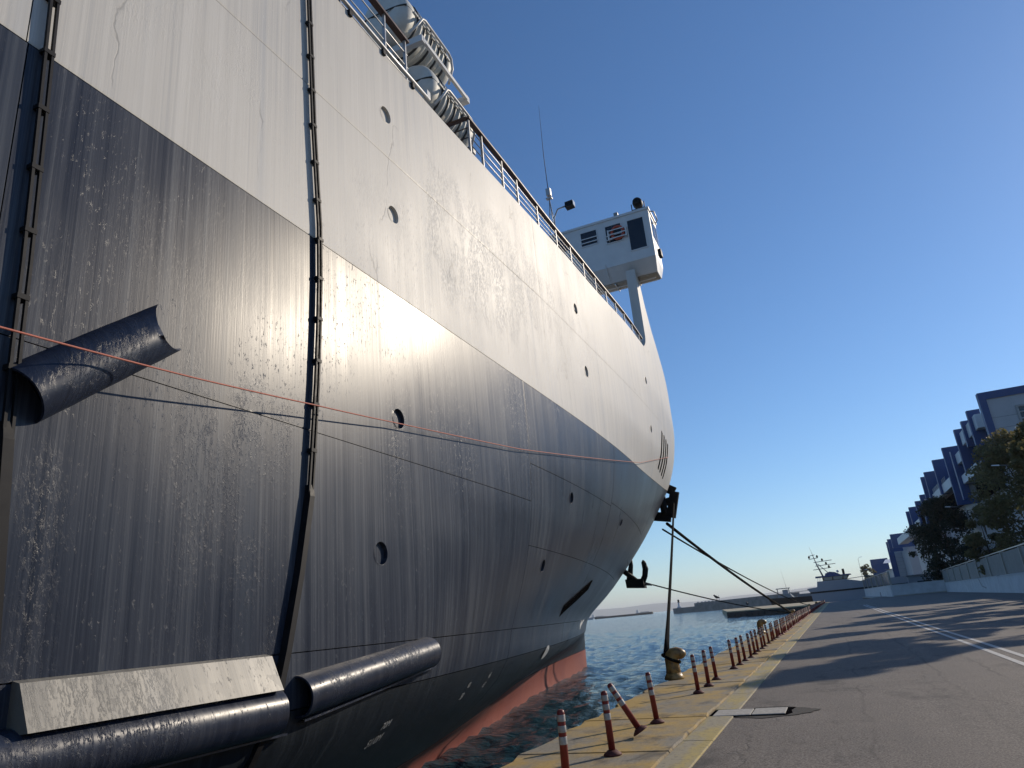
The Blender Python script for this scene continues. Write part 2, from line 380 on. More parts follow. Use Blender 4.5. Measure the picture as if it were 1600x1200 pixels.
quay = thing('quay', (-4.25, 0, 0), None, None); quay['kind'] = 'structure'
def slab(y0, y1, x0, x1, z1, jag, th=.35):
    m = MB(); ns = 7; left = []
    for k in range(ns):
        t = k / (ns - 1); left.append((x0 + (random.uniform(0, jag) if 0 < k < ns - 1 else random.uniform(0, jag * .4)), y1 + (y0 - y1) * t))
    outer = [(x1, y0)] + [(x1 - random.uniform(0, .055), y0 + (y1 - y0) * t) for t in (.17, .34, .5, .66, .83)] + [(x1, y1)] + left
    cx, cy = (x0 + x1) / 2, (y0 + y1) / 2; e = .025
    inner = [(x + (e if x < cx else -e) * (1.6 if x < cx - .5 else .6), y + (e if y < cy else -e) * (.5 if abs(y - cy) > .4 * (y1 - y0) else .1)) for x, y in outer]
    k = len(outer)
    vs = [(x, y, z1 - th) for x, y in outer] + [(x, y, z1 - .03) for x, y in outer] + [(x, y, z1 + random.uniform(-.004, .003)) for x, y in inner]
    fs = [(i, (i + 1) % k, k + (i + 1) % k, k + i) for i in range(k)] + [(k + i, k + (i + 1) % k, 2 * k + (i + 1) % k, 2 * k + i) for i in range(k)] + [tuple(2 * k + i for i in range(k))]
    m.add(vs, fs); return m
y = -8.0; rest = MB(); joints = []
while y < YE:
    L = 2.6 + random.uniform(-.25, .35) if y < 120 else 6.0
    s = slab(y + .012, min(y + L, YE) - .012, -4.36, -2.25, random.uniform(-.008, .008), .16)
    if y < 75: s.build('concrete_slab', M['concrete'], quay, off=(-4.25, 0, 0))
    else: rest.add(s.v, s.f)
    y += L
tag(rest.build('concrete_slab', M['concrete'], quay, off=(-4.25, 0, 0)), kind='stuff')
kr = MB(); y = -8.0; 
for (a, b) in ((-8, 12.36), (13.08, YE)):
    y = a
    while y < b - .2:
        L = min(2.0 + random.uniform(-.3, .4), b - y)
        if b - y - L < .4: L = b - y
        m = MB().hexa([(-2.22, y + .008, -.3), (-1.80, y + .008, -.3), (-1.80, y + L - .008, -.3), (-2.22, y + L - .008, -.3),
                       (-2.22, y + .008, .005), (-1.83, y + .008, .0), (-1.83, y + L - .008, 0), (-2.22, y + L - .008, .005)])
        if y < 75: m.build('kerb_stone', M['kerb'], quay, off=(-4.25, 0, 0), bevel=.012)
        else: kr.add(m.v, m.f)
        y += L
tag(kr.build('kerb_stone', M['kerb'], quay, off=(-4.25, 0, 0)), kind='stuff')
MB().box((-4.25, -60, -5), (-2.0, YE, -.34)).build('quay_wall', M['tyre'] if False else M['rock'], quay, off=(-4.25, 0, 0))
# drain: dark pit with two loose concrete covers
pit = MB().prism([(-2.22, 12.32), (-1.05, 12.30), (-.97, 12.5), (-1.0, 12.8), (-.95, 13.1), (-1.4, 13.13), (-2.22, 13.12)], -.12, -.006); struct(pit, 'drain_pit', M['pit'])
ptc = MB(); rim = [(-1.36 + .72 * math.cos(a) * (1 + .07 * math.sin(5 * a + 1) + .05 * math.sin(13 * a)), 12.72 + .56 * math.sin(a) * (1 + .10 * math.sin(4 * a + 2) + .06 * math.sin(11 * a))) for a in np.linspace(0, 2 * math.pi, 49)[:-1]]
rim = [(max(-1.8, x), y) for x, y in rim]; ptc.add([(x, y, -.012) for x, y in rim] , [tuple(range(48))]); struct(ptc, 'road_patch', M['patch'])
for k, (x0, x1, lab) in enumerate(((-2.16, -1.585, 'pale concrete drain cover slab set into the yellow kerb line'), (-1.57, -1.07, 'pale concrete drain cover slab lying in broken asphalt, roadside one of the pair'))):
    o = MB().box((x0, 12.39, -.10), (x1, 13.05, .004)).build('drain_cover', M['drain'], off=((x0 + x1) / 2, 12.7, 0), loc=((x0 + x1) / 2, 12.7, 0), bevel=.01)
    tag(o, lab, 'drain cover', 'drain covers by the kerb')

# ------------------------------------------------------------------ hull form
CLX, BH = -16.4, 10.9
def pchip(X, Yv, x):
    X = np.asarray(X, float); Yv = np.asarray(Yv, float); h = np.diff(X); d = np.diff(Yv, axis=0) / (h[:, None] if Yv.ndim > 1 else h)
    m = np.zeros_like(Yv)
    for k in range(1, len(X) - 1):
        w1, w2 = 2 * h[k] + h[k - 1], h[k] + 2 * h[k - 1]; s = d[k - 1] * d[k] > 0
        m[k] = np.where(s, (w1 + w2) / (w1 / np.where(s, d[k - 1], 1) + w2 / np.where(s, d[k], 1)), 0)
    m[0], m[-1] = d[0], d[-1]
    x = np.clip(np.asarray(x, float), X[0], X[-1]); i = np.clip(np.searchsorted(X, x) - 1, 0, len(X) - 2); t = (x - X[i]) / h[i]
    if Yv.ndim > 1: t = t[:, None]; hi = h[i][:, None]
    else: hi = h[i]
    return ((2 * t**3 - 3 * t**2 + 1) * Yv[i] + (t**3 - 2 * t**2 + t) * hi * m[i] + (-2 * t**3 + 3 * t**2) * Yv[i + 1] + (t**3 - t**2) * hi * m[i + 1])
T16 = ([-30, -10, 0, 8, 12, 17.6, 22.6, 27.5, 33, 41, 49.3], [-5.7, -6.2, -7.3, -8.8, -9.55, -10.6, -11.6, -12.7, -13.8, -15.3, -16.4])
T05 = ([-30, -8, 2, 7, 11.6, 15, 20, 28, 34.5, 42, 49.4], [-5.5, -5.6, -6.2, -6.8, -7.5, -8.35, -9.75, -12.2, -13.75, -15.2, -16.4])
LEV = [(-4, None, T16, 49.0), (-1.6, None, T16, 49.3), (-.5, None, T05, 49.4), (.98, (7, 1.38), None, 49.7), (1.55, (8.5, 1.32), None, 50.5), (2.3, (9, 1.45), None, 52.6), (3.15, (10, 1.60), None, 55),
       (4.1, (11, 1.87), None, 56), (5.5, (13, 2.27), None, 57), (6.9, (15, 2.64), None, 58), (8.5, (20, 2.89), None, 58.5), (10, (20, 3.33), None, 59), (11.3, (22, 3.25), None, 59.5), (13.2, (22, 3.22), None, 60), (15, (22, 3.2), None, 60.5)]
LZ = [l[0] for l in LEV]
def ys_of(z): return pchip(LZ, [l[3] for l in LEV], np.atleast_1d(z))
YB = 36.0
def lev_x(l, y):
    if l[1]:
        t = np.clip((y - l[1][0]) / (l[3] - l[1][0]), 0, 1); return -5.5 - BH * t ** l[1][1]
    return pchip(l[2][0], l[2][1], y)
def pchip_rows(X, V, x):
    """pchip along the first axis of V (levels x points), one x per point"""
    X = np.asarray(X, float); h = np.diff(X)[:, None]; d = np.diff(V, axis=0) / h
    m = np.zeros_like(V); m[0], m[-1] = d[0], d[-1]
    w1 = 2 * h[1:] + h[:-1]; w2 = h[1:] + 2 * h[:-1]; ok = d[:-1] * d[1:] > 0
    m[1:-1] = np.where(ok, (w1 + w2) / (w1 / np.where(ok, d[:-1], 1) + w2 / np.where(ok, d[1:], 1)), 0)
    x = np.clip(x, X[0], X[-1]); i = np.clip(np.searchsorted(X, x) - 1, 0, len(X) - 2); k = np.arange(len(x))
    hi = h[i, 0]; t = (x - X[i]) / hi
    return ((2 * t**3 - 3 * t**2 + 1) * V[i, k] + (t**3 - 2 * t**2 + t) * hi * m[i, k] + (-2 * t**3 + 3 * t**2) * V[i + 1, k] + (t**3 - t**2) * hi * m[i + 1, k])
def hull_x(y, z):
    """half of the hull skin facing the quay: x for station y and height z"""
    y = np.atleast_1d(np.asarray(y, float)); z = np.atleast_1d(np.asarray(z, float)); y, z = np.broadcast_arrays(y, z); sh = y.shape
    y = y.ravel(); z = z.ravel(); v = np.clip((y - YB) / (ys_of(z) - YB), 0, 1)
    V = np.array([lev_x(l, np.where(y <= YB, y, YB + v * (l[3] - YB))) for l in LEV])
    return pchip_rows(LZ, V, z).reshape(sh)
def hx(y, z): return float(hull_x(y, z)[0])
def hn(y, z):
    e = .05; dxy = (hx(y + e, z) - hx(y - e, z)) / (2 * e); dxz = (hx(y, z + e) - hx(y, z - e)) / (2 * e)
    return Vector((1, -dxy, -dxz)).normalized()
def hp(y, z, off=0.0):
    return Vector((hx(y, z), y, z)) + hn(y, z) * off
Z_paint = lambda y: 6.87 if y < 26 else 6.87 + 1.15 * ((y - 26) / 15) ** 1.6
Z_seam = lambda y: float(np.interp(y, [-30, 5, 10, 16, 30, 60], [9.25, 9.3, 9.5, 9.75, 9.8, 10.6]))
Z_top = lambda y: float(pchip([-30, 7.6, 10.2, 14.9, 19.2, 22.3, 26.7, 29.4, 40, 61], [11.6, 11.7, 11.78, 12.1, 12.4, 12.53, 12.85, 12.95, 13.3, 13.9], [y])[0])
Z_red = lambda y: -.52 + .1 * max(0, y - 30) / 20

SHIP = (-16.4, 0.0, WZ)
ship = thing('cargo_ship', SHIP, 'huge moored ship with navy lower hull and pale grey upper hull', 'ship')
def sp(mb, name, mat, parent=None, **k): return mb.build(name, mat, parent or ship, off=SHIP, **k)

HOLES = []      # y, z, radius of the round scupper ports; filled below
HOLES += [(8.87, 10.32, .15), (8.99, 8.35, .15), (8.9, 4.73, .15), (8.32, 2.70, .15), (19.4, 10.65, .17), (19.7, 8.68, .17), (29.1, 11.05, .16), (29.0, 8.88, .16), (17.4, 4.58, .14), (15.67, 2.85, .14), (24.8, 4.7, .12)]

def lin(a, b, step): return list(np.linspace(a, b, max(2, int(math.ceil((b - a) / step)) + 1)))
def plate(name, mat, y0, y1, zlo, zhi, dy=.45, dz=.45, groove=True):
    """one hull plate: a patch of the hull skin whose rim is tucked in a few millimetres, with any round port cut into it"""
    DEP = .045
    holes = [h for h in HOLES if y0 < h[0] < y1 and zlo(h[0]) < h[1] < zhi(h[0])]
    G = .013; GAP = .005 if groove else 0
    ys = lin(y0, y1, dy) if y1 <= YB else lin(y0, min(y1, 61), .55)
    for hy, hz, r in holes: ys = [y for y in ys if abs(y - hy) > 2.2 * r] + [hy - 1.7 * r, hy + 1.7 * r]
    ys = sorted(ys); ys[0] += GAP; ys[-1] -= GAP; ys = [ys[0], ys[0] + G] + ys[1:-1] + [ys[-1] - G, ys[-1]]
    nz = max(2, int(math.ceil((zhi(y0) - zlo(y0)) / dz)))
    ts = list(np.linspace(0, 1, nz + 1)); H = zhi(y0) - zlo(y0)
    for hy, hz, r in holes:
        ya = (hz - zlo(hy)) / (zhi(hy) - zlo(hy)); e = 1.7 * r / (zhi(hy) - zlo(hy))
        ts = [t for t in ts if abs(t - ya) > 1.3 * e] + [ya - e, ya + e]
    ts = sorted(ts); g0 = GAP / H; ts = [g0, g0 + G / H] + ts[1:-1] + [1 - g0 - G / H, 1 - g0]
    ni, nj = len(ys), len(ts)
    Yg = np.zeros((ni, nj)); Zg = np.zeros((ni, nj))
    for i, y in enumerate(ys):
        a, b = zlo(y), zhi(y)
        for j, t in enumerate(ts): Zg[i, j] = a + (b - a) * t
        for j, t in enumerate(ts):
            if y1 > YB:                 # squeeze toward stem
                yz = float(ys_of(Zg[i, j])[0]); Yg[i, j] = y if y <= YB else YB + (y - YB) / (61 - YB) * (yz - YB)
            else: Yg[i, j] = y
    e = .04
    X = hull_x(Yg, Zg); X1 = hull_x(Yg + e, Zg); X0 = hull_x(Yg - e, Zg); XA = hull_x(Yg, Zg + e); XB = hull_x(Yg, Zg - e)
    N = np.stack([np.ones_like(X), -(X1 - X0) / (2 * e), -(XA - XB) / (2 * e)], -1); N /= np.linalg.norm(N, axis=-1, keepdims=True)
    P = np.stack([X, Yg, Zg], -1)
    if groove:
        rim = np.zeros((ni, nj), bool); rim[0] = rim[-1] = True; rim[:, 0] = rim[:, -1] = True
        P[rim] -= N[rim] * .013
    skip = set()
    mb = MB(); idx = lambda i, j: i * nj + j
    vs = P.reshape(-1, 3).tolist(); nor = N.reshape(-1, 3).tolist(); fs = []
    for hy, hz, r in holes:
        i = max(k for k in range(ni) if ys[k] < hy); tt = (hz - zlo(hy)) / (zhi(hy) - zlo(hy)); j = max(k for k in range(nj) if ts[k] < tt); skip.add((i, j))
        o = len(vs); K = 24; c = [P[i, j], P[i + 1, j], P[i + 1, j + 1], P[i, j + 1]]
        ring = []
        for s_ in range(4):
            for q in range(6): ring.append(c[s_] + (c[(s_ + 1) % 4] - c[s_]) * q / 6)
        nn = hn(hy, hz); cx = hx(hy, hz); pc = Vector((cx, hy, hz)); uy = Vector((0, 1, 0)); uy = (uy - nn * uy.dot(nn)).normalized(); uz = nn.cross(uy) * 1.0
        if uz.z < 0: uz = -uz
        rings = [[Vector(p) for p in ring]]
        for rad, dep in ((r * 1.12, 0.0), (r * 1.05, .012), (r, .008), (r, -DEP), (r * .995, -DEP), (0.001, -DEP)):
            rr = []
            for p in ring:
                d = Vector(p) - pc; a = math.atan2(d.dot(uz), d.dot(uy)); rr.append(pc + uy * math.cos(a) * rad + uz * math.sin(a) * rad + nn * dep)
            rings.append(rr)
        for m_, rr in enumerate(rings):
            for p in rr:
                vs.append(tuple(p)); d = pc - p; d = (d - nn * d.dot(nn)).normalized() if m_ in (3, 4) else nn; nor.append(tuple(d))
        for m_ in range(len(rings) - 1):
            for q in range(K): fs.append((o + m_ * K + q, o + m_ * K + (q + 1) % K, o + (m_ + 1) * K + (q + 1) % K, o + (m_ + 1) * K + q))
    for i in range(ni - 1):
        for j in range(nj - 1):
            if (i, j) not in skip: fs.append((idx(i, j), idx(i + 1, j), idx(i + 1, j + 1), idx(i, j + 1)))
    me = bpy.data.meshes.new(name)
    me.from_pydata([(v[0] - SHIP[0], v[1] - SHIP[1], v[2] - SHIP[2]) for v in vs], [], fs); me.materials.append(mat)
    me.polygons.foreach_set('use_smooth', [True] * len(fs)); me.update()
    me.normals_split_custom_set_from_vertices(nor)
    o = bpy.data.objects.new(name, me); col.objects.link(o); o.parent = ship
    return o
K = lambda v: (lambda y: v)
E61 = 61.0
# columns of plates between vertical butts, strakes between horizontal seams
for a, b in ((-30, 3.02), (3.02, 14.3), (14.3, 22.2), (22.2, 33), (33, E61)):
    plate('red_boot_strake', M['red'], a, b, K(-3.2), Z_red, .6, .5, groove=False)
    plate('bottom_strake', M['bottom'], a, b, Z_red, K(.98), .5, .4)
    plate('fender_strake', M['navy'], a, b, K(.98), K(1.55), .5, .3)
for a, b, cuts in ((-30, 3.02, [4.12]), (3.02, 14.3, [4.12]), (14.3, 22.2, [3.2, 4.95]), (22.2, 33, [3.2, 5.05]), (33, E61, [4.0])):
    z = [K(1.55)] + [K(c) for c in cuts] + [Z_paint]
    for lo, hi in zip(z[:-1], z[1:]): plate('navy_hull_plate', M['navy'], a, b, lo, hi)
for a, b in ((-30, 3.0), (3.0, 16.2), (16.2, 33), (33, E61)):
    plate('grey_hull_plate', M['grey'], a, b, Z_paint, Z_seam)
    plate('grey_hull_plate', M['grey'], a, b, Z_seam, Z_top)
# far side, deck and backing behind the plate joints
def skin(side, inset, name, mat, zt):
    mb = MB(); mb.smooth = True; rowsP = []
    for y in list(np.arange(-30, 36, 2.0)) + list(np.linspace(36, 61, 16)):
        rowP = []
        for z in [-3.2, -1.6, -.5, .3, .98, 1.55, 2.3, 3.15, 4.1, 5.5, 6.9, 8.5, 10, 11.3, zt(y) - .05]:
            yy = y if y <= YB else YB + (y - YB) / (61 - YB) * (float(ys_of(z)[0]) - YB)
            x = hx(yy, z) - (inset if z > 1.2 else max(inset, .35) if side > 0 else 0)
            if x < CLX: x = CLX
            rowP.append((x if side > 0 else 2 * CLX - x, yy, z))
        rowsP.append(rowP)
    mb.grid(rowsP, side < 0); return sp(mb, name, mat)
skin(1, .09, 'hull_backing', M['pit'], Z_top)
skin(-1, 0, 'far_side_shell', M['navy'], Z_top)
dk = MB(); dkr = []
for y in list(np.arange(-30, 36, 2.0)) + list(np.linspace(36, 60, 12)):
    x = max(hx(y, 11.3) - .12, CLX + .01); dkr.append([(x, y, Z_top(y) - .25), (2 * CLX - x, y, Z_top(y) - .25)])
dk.grid(dkr); sp(dk, 'weather_deck', M['railgrey'])
tr = MB().box((2 * CLX + 5.5, -30.2, -3.2), (-5.55, -30, 11.5)); sp(tr, 'transom', M['navy'])


# ------------------------------------------------------------------ fittings on the hull side
def guard_rail(yz_):
    """a pair of upright bars standing off the plating on brackets, boxed in at the bottom"""
    Y = lambda z: float(np.interp(z, [q[0] for q in yz_], [q[1] for q in yz_]))
    zt = Z_top(Y(11.5)); m = MB()
    for dy in (-.032, .032):
        P = [Vector((hx(Y(z), z) + .055, Y(z) + dy, z)) for z in np.linspace(3.2, zt, 12)]
        for a, b in zip(P[:-1], P[1:]): m.bar(a, b, .024, .03, (1, 0, 0))
    o = sp(m, 'guard_rail', M['black'])
    z = 3.85
    while z < zt:
        y = Y(z); x = hx(y, z); sp(MB().box((x - .02, y - .05, z - .022), (x + .075, y + .05, z + .022)), 'bracket', M['black'], o); z += .6
    c = MB(); zs = [3.42, 3.28, 2.4, 1.6, 1.0, .45]
    for za, zb in zip(zs[:-1], zs[1:]):
        w0 = .045 if za == 3.42 else .056; w1 = .056; ya, yb = Y(za), Y(zb); xa, xb = hx(ya, za), hx(yb, zb); d0 = .06 if za == 3.42 else .085
        c.hexa([(xb - .05, yb - w1, zb), (xb + .085, yb - .042, zb), (xb + .085, yb + .042, zb), (xb - .05, yb + w1, zb), (xa - .05, ya - w0, za), (xa + d0, ya - w0 * .75, za), (xa + d0, ya + w0 * .75, za), (xa - .05, ya + w0, za)])
    sp(c, 'guard_casing', M['black'], o)
guard_rail([(.4, 3.46), (2.74, 3.31), (3.46, 3.26), (4.8, 3.23), (7.45, 3.14), (12, 3.0)]); guard_rail([(.4, 6.05), (1.25, 6.31), (1.95, 6.53), (3.25, 6.79), (5.09, 6.94), (6.8, 6.99), (8.6, 6.85), (10.9, 6.74), (12, 6.68)])

def half_pipe(name, A, B, r, mat, cut=0.0, th=.022):
    """half-round steel fender, hollow, welded to the plating between A and B"""
    A = Vector(A); B = Vector(B); d = (B - A).normalized(); nx = Vector((1, 0, 0)); s = d.cross(nx).normalized()
    m = MB(); m.smooth = True; n = 20; K = 10
    def row(rad, k):
        out = []
        for i in range(n + 1):
            a = -math.pi / 2 * 1.12 + math.pi * 1.12 * i / n
            t = k / K; e = cut * math.cos(a) * t ** 6
            c = A + (B - A) * t - d * (e - abs(cut) * t ** 6 * (1 if cut < 0 else 0) * 0)
            q = c + (nx * math.cos(a) + s * math.sin(a)) * rad * (1 + .006 * math.sin(k * 2.1 + i * .9)); out.append(tuple(q))
        return out
    m.grid([row(r, k) for k in range(K + 1)]); m.grid([row(r - th, k) for k in range(K + 1)], True)
    for k in (0, K): m.grid([row(r, k), row(r - th, k)])
    m.v = m.v
    o = sp(m, name, mat, fix=False)
    # black plate inside each end: shade of the hollow pipe put into colour
    for t in (.07, .72 if cut else .95):
        c = A + (B - A) * t; ring = [tuple(c + (nx * math.cos(a) + s * math.sin(a)) * (r - th * .5)) for a in np.linspace(-math.pi / 2 * 1.1, math.pi / 2 * 1.1, 14)]
        sp(MB().add(ring, [tuple(range(14))]), 'hollow_shade_plate', M['pit'], o)
    return o
half_pipe('diagonal_fender', (-5.53, 3.36, 3.66), (-5.53, 4.74, 4.76), .25, M['tube'], .40)
half_pipe('diagonal_fender', (-5.53, 1.5, 2.45), (-5.53, 2.98, 3.66), .255, M['tube'], .3)
f1 = half_pipe('side_fender', (-5.49, 1.0, 1.03), (-5.49, 6.24, 1.01), .235, M['tube'])
f2 = half_pipe('side_fender', (-5.48, 6.62, 1.10), (-5.58, 9.6, 1.36), .215, M['tube'])
w = MB(); n = 14
for k in range(n):       # slightly buckled sloping cover plate over the side fender
    pass
P = []
for k in range(n + 1):
    y = 3.58 + (6.16 - 3.58) * k / n; j = .006 * math.sin(k * 1.7) + .004 * math.sin(k * 3.1)
    P.append([(-5.50, y, 1.565), (-5.415 + j, y, 1.545), (-5.335 + j, y, 1.37), (-5.265, y, 1.215)])
w.grid(P); w.add([P[0][0], P[0][1], P[0][2], P[0][3], (-5.5, P[0][0][1], 1.2)], [(0, 1, 2, 3, 4)]); w.add([P[-1][0], P[-1][1], P[-1][2], P[-1][3], (-5.5, P[-1][0][1], 1.2)], [(0, 1, 2, 3, 4)])
sp(w, 'fender_cover', M['wornsteel'])
lp = MB()
for (ya, yb, za, zb) in ((1.0, 6.46, .79, .77), (6.7, 9.9, .86, 1.15)):
    P = []
    for k in range(13):
        y = ya + (yb - ya) * k / 12; z = za + (zb - za) * k / 12; P.append([(hx(y, z) - .02, y, z), (hx(y, z) + .07, y, z + .01), (hx(y, z) + .07, y, z - .012), (hx(y, z) - .02, y, z - .022)])
    lp.grid(P)
sp(lp, 'fender_lip', M['tube'])

# slots as proud strips with their inner shade painted black; painted marks
def strip(name, a, b, w, mat, off=.012, n=8, parent=None, dep=.0):
    m = MB(); P = []
    for k in range(n + 1):
        t = k / n; y = a[0] + (b[0] - a[0]) * t; z = a[1] + (b[1] - a[1]) * t; c = hp(y, z, off); N = hn(y, z)
        d = (hp(b[0], b[1]) - hp(a[0], a[1])).normalized(); s = d.cross(N).normalized() * (w / 2)
        P.append([tuple(c - s - N * .05), tuple(c - s), tuple(c + s), tuple(c + s - N * .05)])
    m.grid(P); m.add(P[0], [(0, 1, 2, 3)]); m.add(P[-1], [(0, 1, 2, 3)]); return sp(m, name, mat, parent)
sl = strip('shell_slot', (20.35, 1.90), (23.75, 2.68), .36, M['pit'], .03)
for (ya, za, yb, zb) in ((32.12, 9.42, 31.35, 7.64), (32.8, 9.38, 32.1, 7.63), (33.5, 9.33, 32.9, 7.6), (34.2, 9.27, 33.7, 7.6)): strip('vent_slot', (ya, za), (yb, zb), .2, M['pit'], .02, 12)
def text_on_hull(txt, y, z, size, tilt=0.0):
    c = bpy.data.curves.new('draught_text', 'FONT'); c.body = txt; c.size = size; c.align_x = 'CENTER'; c.extrude = .0
    o = bpy.data.objects.new('draught_text', c); col.objects.link(o); bpy.context.view_layer.update()
    me = bpy.data.meshes.new_from_object(o.evaluated_get(bpy.context.evaluated_depsgraph_get())); bpy.data.objects.remove(o); bpy.data.curves.remove(c)
    for v in me.vertices:
        yy = y + v.co.x * math.cos(tilt) - v.co.y * math.sin(tilt); zz = z + v.co.x * math.sin(tilt) + v.co.y * math.cos(tilt); q = hp(yy, zz, .006); v.co = q - Vector(SHIP)
    me.materials.clear(); me.materials.append(M['white']); o = bpy.data.objects.new('draught_mark', me); col.objects.link(o); o.parent = ship; return o
text_on_hull('51/0M', 8.96, .27, .15, .12); text_on_hull('70M', 9.02, .46, .13, .12)
text_on_hull('58', 12.03, .48, .15); text_on_hull('60', 12.1, .66, .12); text_on_hull('63', 13.25, .56, .13); text_on_hull('65', 13.3, .72, .12)
mk = MB(); cy, cz = 19.2, .86; ring = [tuple(hp(cy + .34 * math.cos(a), cz + .17 * math.sin(a), .008)) for a in np.linspace(0, 2 * math.pi, 25)[:-1]]
mk.add(ring, [tuple(range(24))]); sp(mk, 'thruster_mark', M['white'])
strip('bulb_mark', (33.0, 1.62), (30.2, 1.38), .10, M['white'], .008, 10); strip('bulb_mark', (30.5, 1.46), (29.5, 1.30), .22, M['white'], .008, 6)

# railings along the deck edge
def railing(y0, y1, zt, posts, bars, topname=True):
    xr = lambda y: hx(y, Z_top(y)) - .16
    ys = list(np.linspace(y0, y1, 16)); m = MB()
    for f in bars: m.tube([(xr(y), y, Z_top(y) + (zt(y) - Z_top(y)) * f) for y in ys], .014, 6)
    o = sp(m, 'railing', M['railgrey'])
    for y in posts: sp(MB().box((xr(y) - .03, y - .018, Z_top(y) - .1), (xr(y) + .03, y + .018, zt(y) - .02)), 'rail_post', M['railgrey'], o)
    t = MB()
    for a, b in zip(ys[:-1], ys[1:]): t.bar((xr(a), a, zt(a)), (xr(b), b, zt(b)), .13, .05)
    sp(t, 'top_rail', M['teak'], o); return o
railing(-4, 10.05, lambda y: float(np.interp(y, [-4, 10], [12.9, 13.02])), [-3.4, -2, -.6, .8, 2.2, 3.6, 5, 6.4, 7.8, 9.2, 9.95], (.22, .48, .74))
zt2 = lambda y: float(np.interp(y, [12.4, 15.3, 18.3, 21.2, 24.2, 27.6, 31], [13.1, 13.19, 13.2, 13.34, 13.42, 13.58, 13.6]))
r2 = railing(12.75, 30.7, zt2, [12.8, 13.5, 14.7, 15.7, 17.2, 18.8, 20.2, 21.6, 23.0, 24.4, 25.8, 27.2, 28.6, 30.0], (.2, .4, .6, .8))
e = MB().bar((-5.66, 12.75, 13.1), (-6.9, 12.75, 13.1), .10, .05)
for f in (.25, .5, .75): e.tube([(-5.66, 12.75, 12.0 + 1.1 * f), (-6.9, 12.75, 12.0 + 1.1 * f)], .014, 6)
sp(e, 'rail_return', M['teak'], r2)
pp = MB().tube([(hx(y, 11.5) + .035, y, Z_top(y) + .06) for y in np.linspace(-10, 10.5, 14)], .04, 8); pipe = sp(pp, 'edge_pipe', M['railgrey'])
for y in np.arange(-9.5, 10.6, 1.02): sp(MB().box((-5.53, y - .04, Z_top(y) - .09), (-5.45, y + .04, Z_top(y) + .02)), 'pipe_clip', M['black'], pipe)

# bridge wing on its pillar
wing = MB()
X0, X1, YA, YF = -24.0, -4.5, 31.0, 32.7
wing.box((X0, YA, 17.75), (X1, YF, 20.3)); wg = sp(wing, 'bridge_wing', M['white'])
sp(MB().box((X0, YA - .05, 20.3), (X1 + .05, YF + .1, 20.42)), 'roof_slab', M['white'], wg)
so_ = MB().hexa([(X0, 31.55, 17.16), (X1 - .12, 31.55, 17.16), (X1 - .12, YF - .2, 17.16), (X0, YF - .2, 17.16), (X0, YA + .01, 17.748), (X1 - .003, YA + .01, 17.748), (X1 - .003, YF - .01, 17.748), (X0, YF - .01, 17.748)])
sf = sp(so_, 'wing_floor', M['white'], wg)
pan = MB().box((X0, 31.62, 17.12), (X1 - .2, YF - .25, 17.157)); sp(pan, 'floor_lining', M['soffit'], wg)
for x in np.arange(-14.5, -4.7, 1.1): sp(MB().box((x, 31.62, 17.04), (x + .06, YF - .26, 17.118)), 'floor_rib', M['white'], wg)
for y in (31.85, 32.15): sp(MB().box((X0, y, 17.0), (X1 - .3, y + .07, 17.019)), 'floor_girder', M['white'], wg)
for x in (-13.5, -12.2, -10.9, -9.6, -8.3, -7.0): sp(MB().hexa([(x, 30.98, 17.70), (x + .05, 30.98, 17.70), (x + .05, 31.5, 17.1), (x, 31.5, 17.1), (x, 30.9, 17.9), (x + .05, 30.9, 17.9), (x + .05, 31.5, 17.15), (x, 31.5, 17.15)]), 'soffit_bracket', M['white'], wg)
def window(x0, x1, z0, z1, y=YA):
    f = MB(); b = .05
    for a, c in (((x0 - b, y - .03, z0 - b), (x1 + b, y + .02, z0)), ((x0 - b, y - .03, z1), (x1 + b, y + .02, z1 + b)), ((x0 - b, y - .028, z0), (x0, y + .02, z1)), ((x1, y - .028, z0), (x1 + b, y + .02, z1))): f.box(a, c)
    o = sp(f, 'window', M['white'], wg); return o
wins = [(-5.60, -4.82, 18.32, 19.95), (-6.73, -5.95, 19.05, 19.97), (-8.02, -7.2, 19.26, 20.0), (-9.6, -8.75, 19.26, 20.0), (-11.2, -10.3, 19.26, 20.0), (-12.8, -11.9, 19.26, 20.0)]
for k, q in enumerate(wins):
    o = window(*q); sp(MB().box((q[0], YA - .012, q[2]), (q[1], YA - .004, q[3])), 'wing_pane', M['winglass'], wg)
    if k in (1, 2):
        for h in (.34, .12): sp(MB().box((q[0] - .03, YA - .06, q[2] + h), (q[1] + .03, YA - .035, q[2] + h + .05)), 'window_bar', M['white'], wg)
for (ya, yb, za, zb) in ((31.25, 32.0, 18.9, 20.0), (32.12, 32.6, 18.9, 20.0)): sp(MB().box((X1 + .004, ya, za), (X1 + .012, yb, zb)), 'side_pane', M['winglass'], wg)
sp(MB().tube([(X1 + .05, 31.1, 20.2), (X1 + .22, 31.3, 20.25), (X1 + .2, 32.2, 20.25), (X1 + .05, 32.4, 20.2)], .03, 6), 'hand_bar', M['railgrey'], wg)
sp(MB().box((X1, 32.0, 18.2), (X1 + .14, 32.4, 18.55)), 'side_light', M['black'], wg)
lr = MB(); lr.tube([(-6.12 + .30 * math.cos(a), YA - .09, 19.45 + .33 * math.sin(a)) for a in np.linspace(0, 2 * math.pi, 22)], .075, 8, False)
ring_o = tag(lr.build('lifebuoy', M['orange'], off=(-6.12, YA - .09, 19.12), loc=(-6.12, YA - .09, 19.12)), 'orange lifebuoy hung in a rack outside the bridge wing window', 'lifebuoy')
rk = MB()
for z in (19.14, 19.36, 19.58): rk.box((-6.55, YA - .2, z), (-5.72, YA - .17, z + .05))
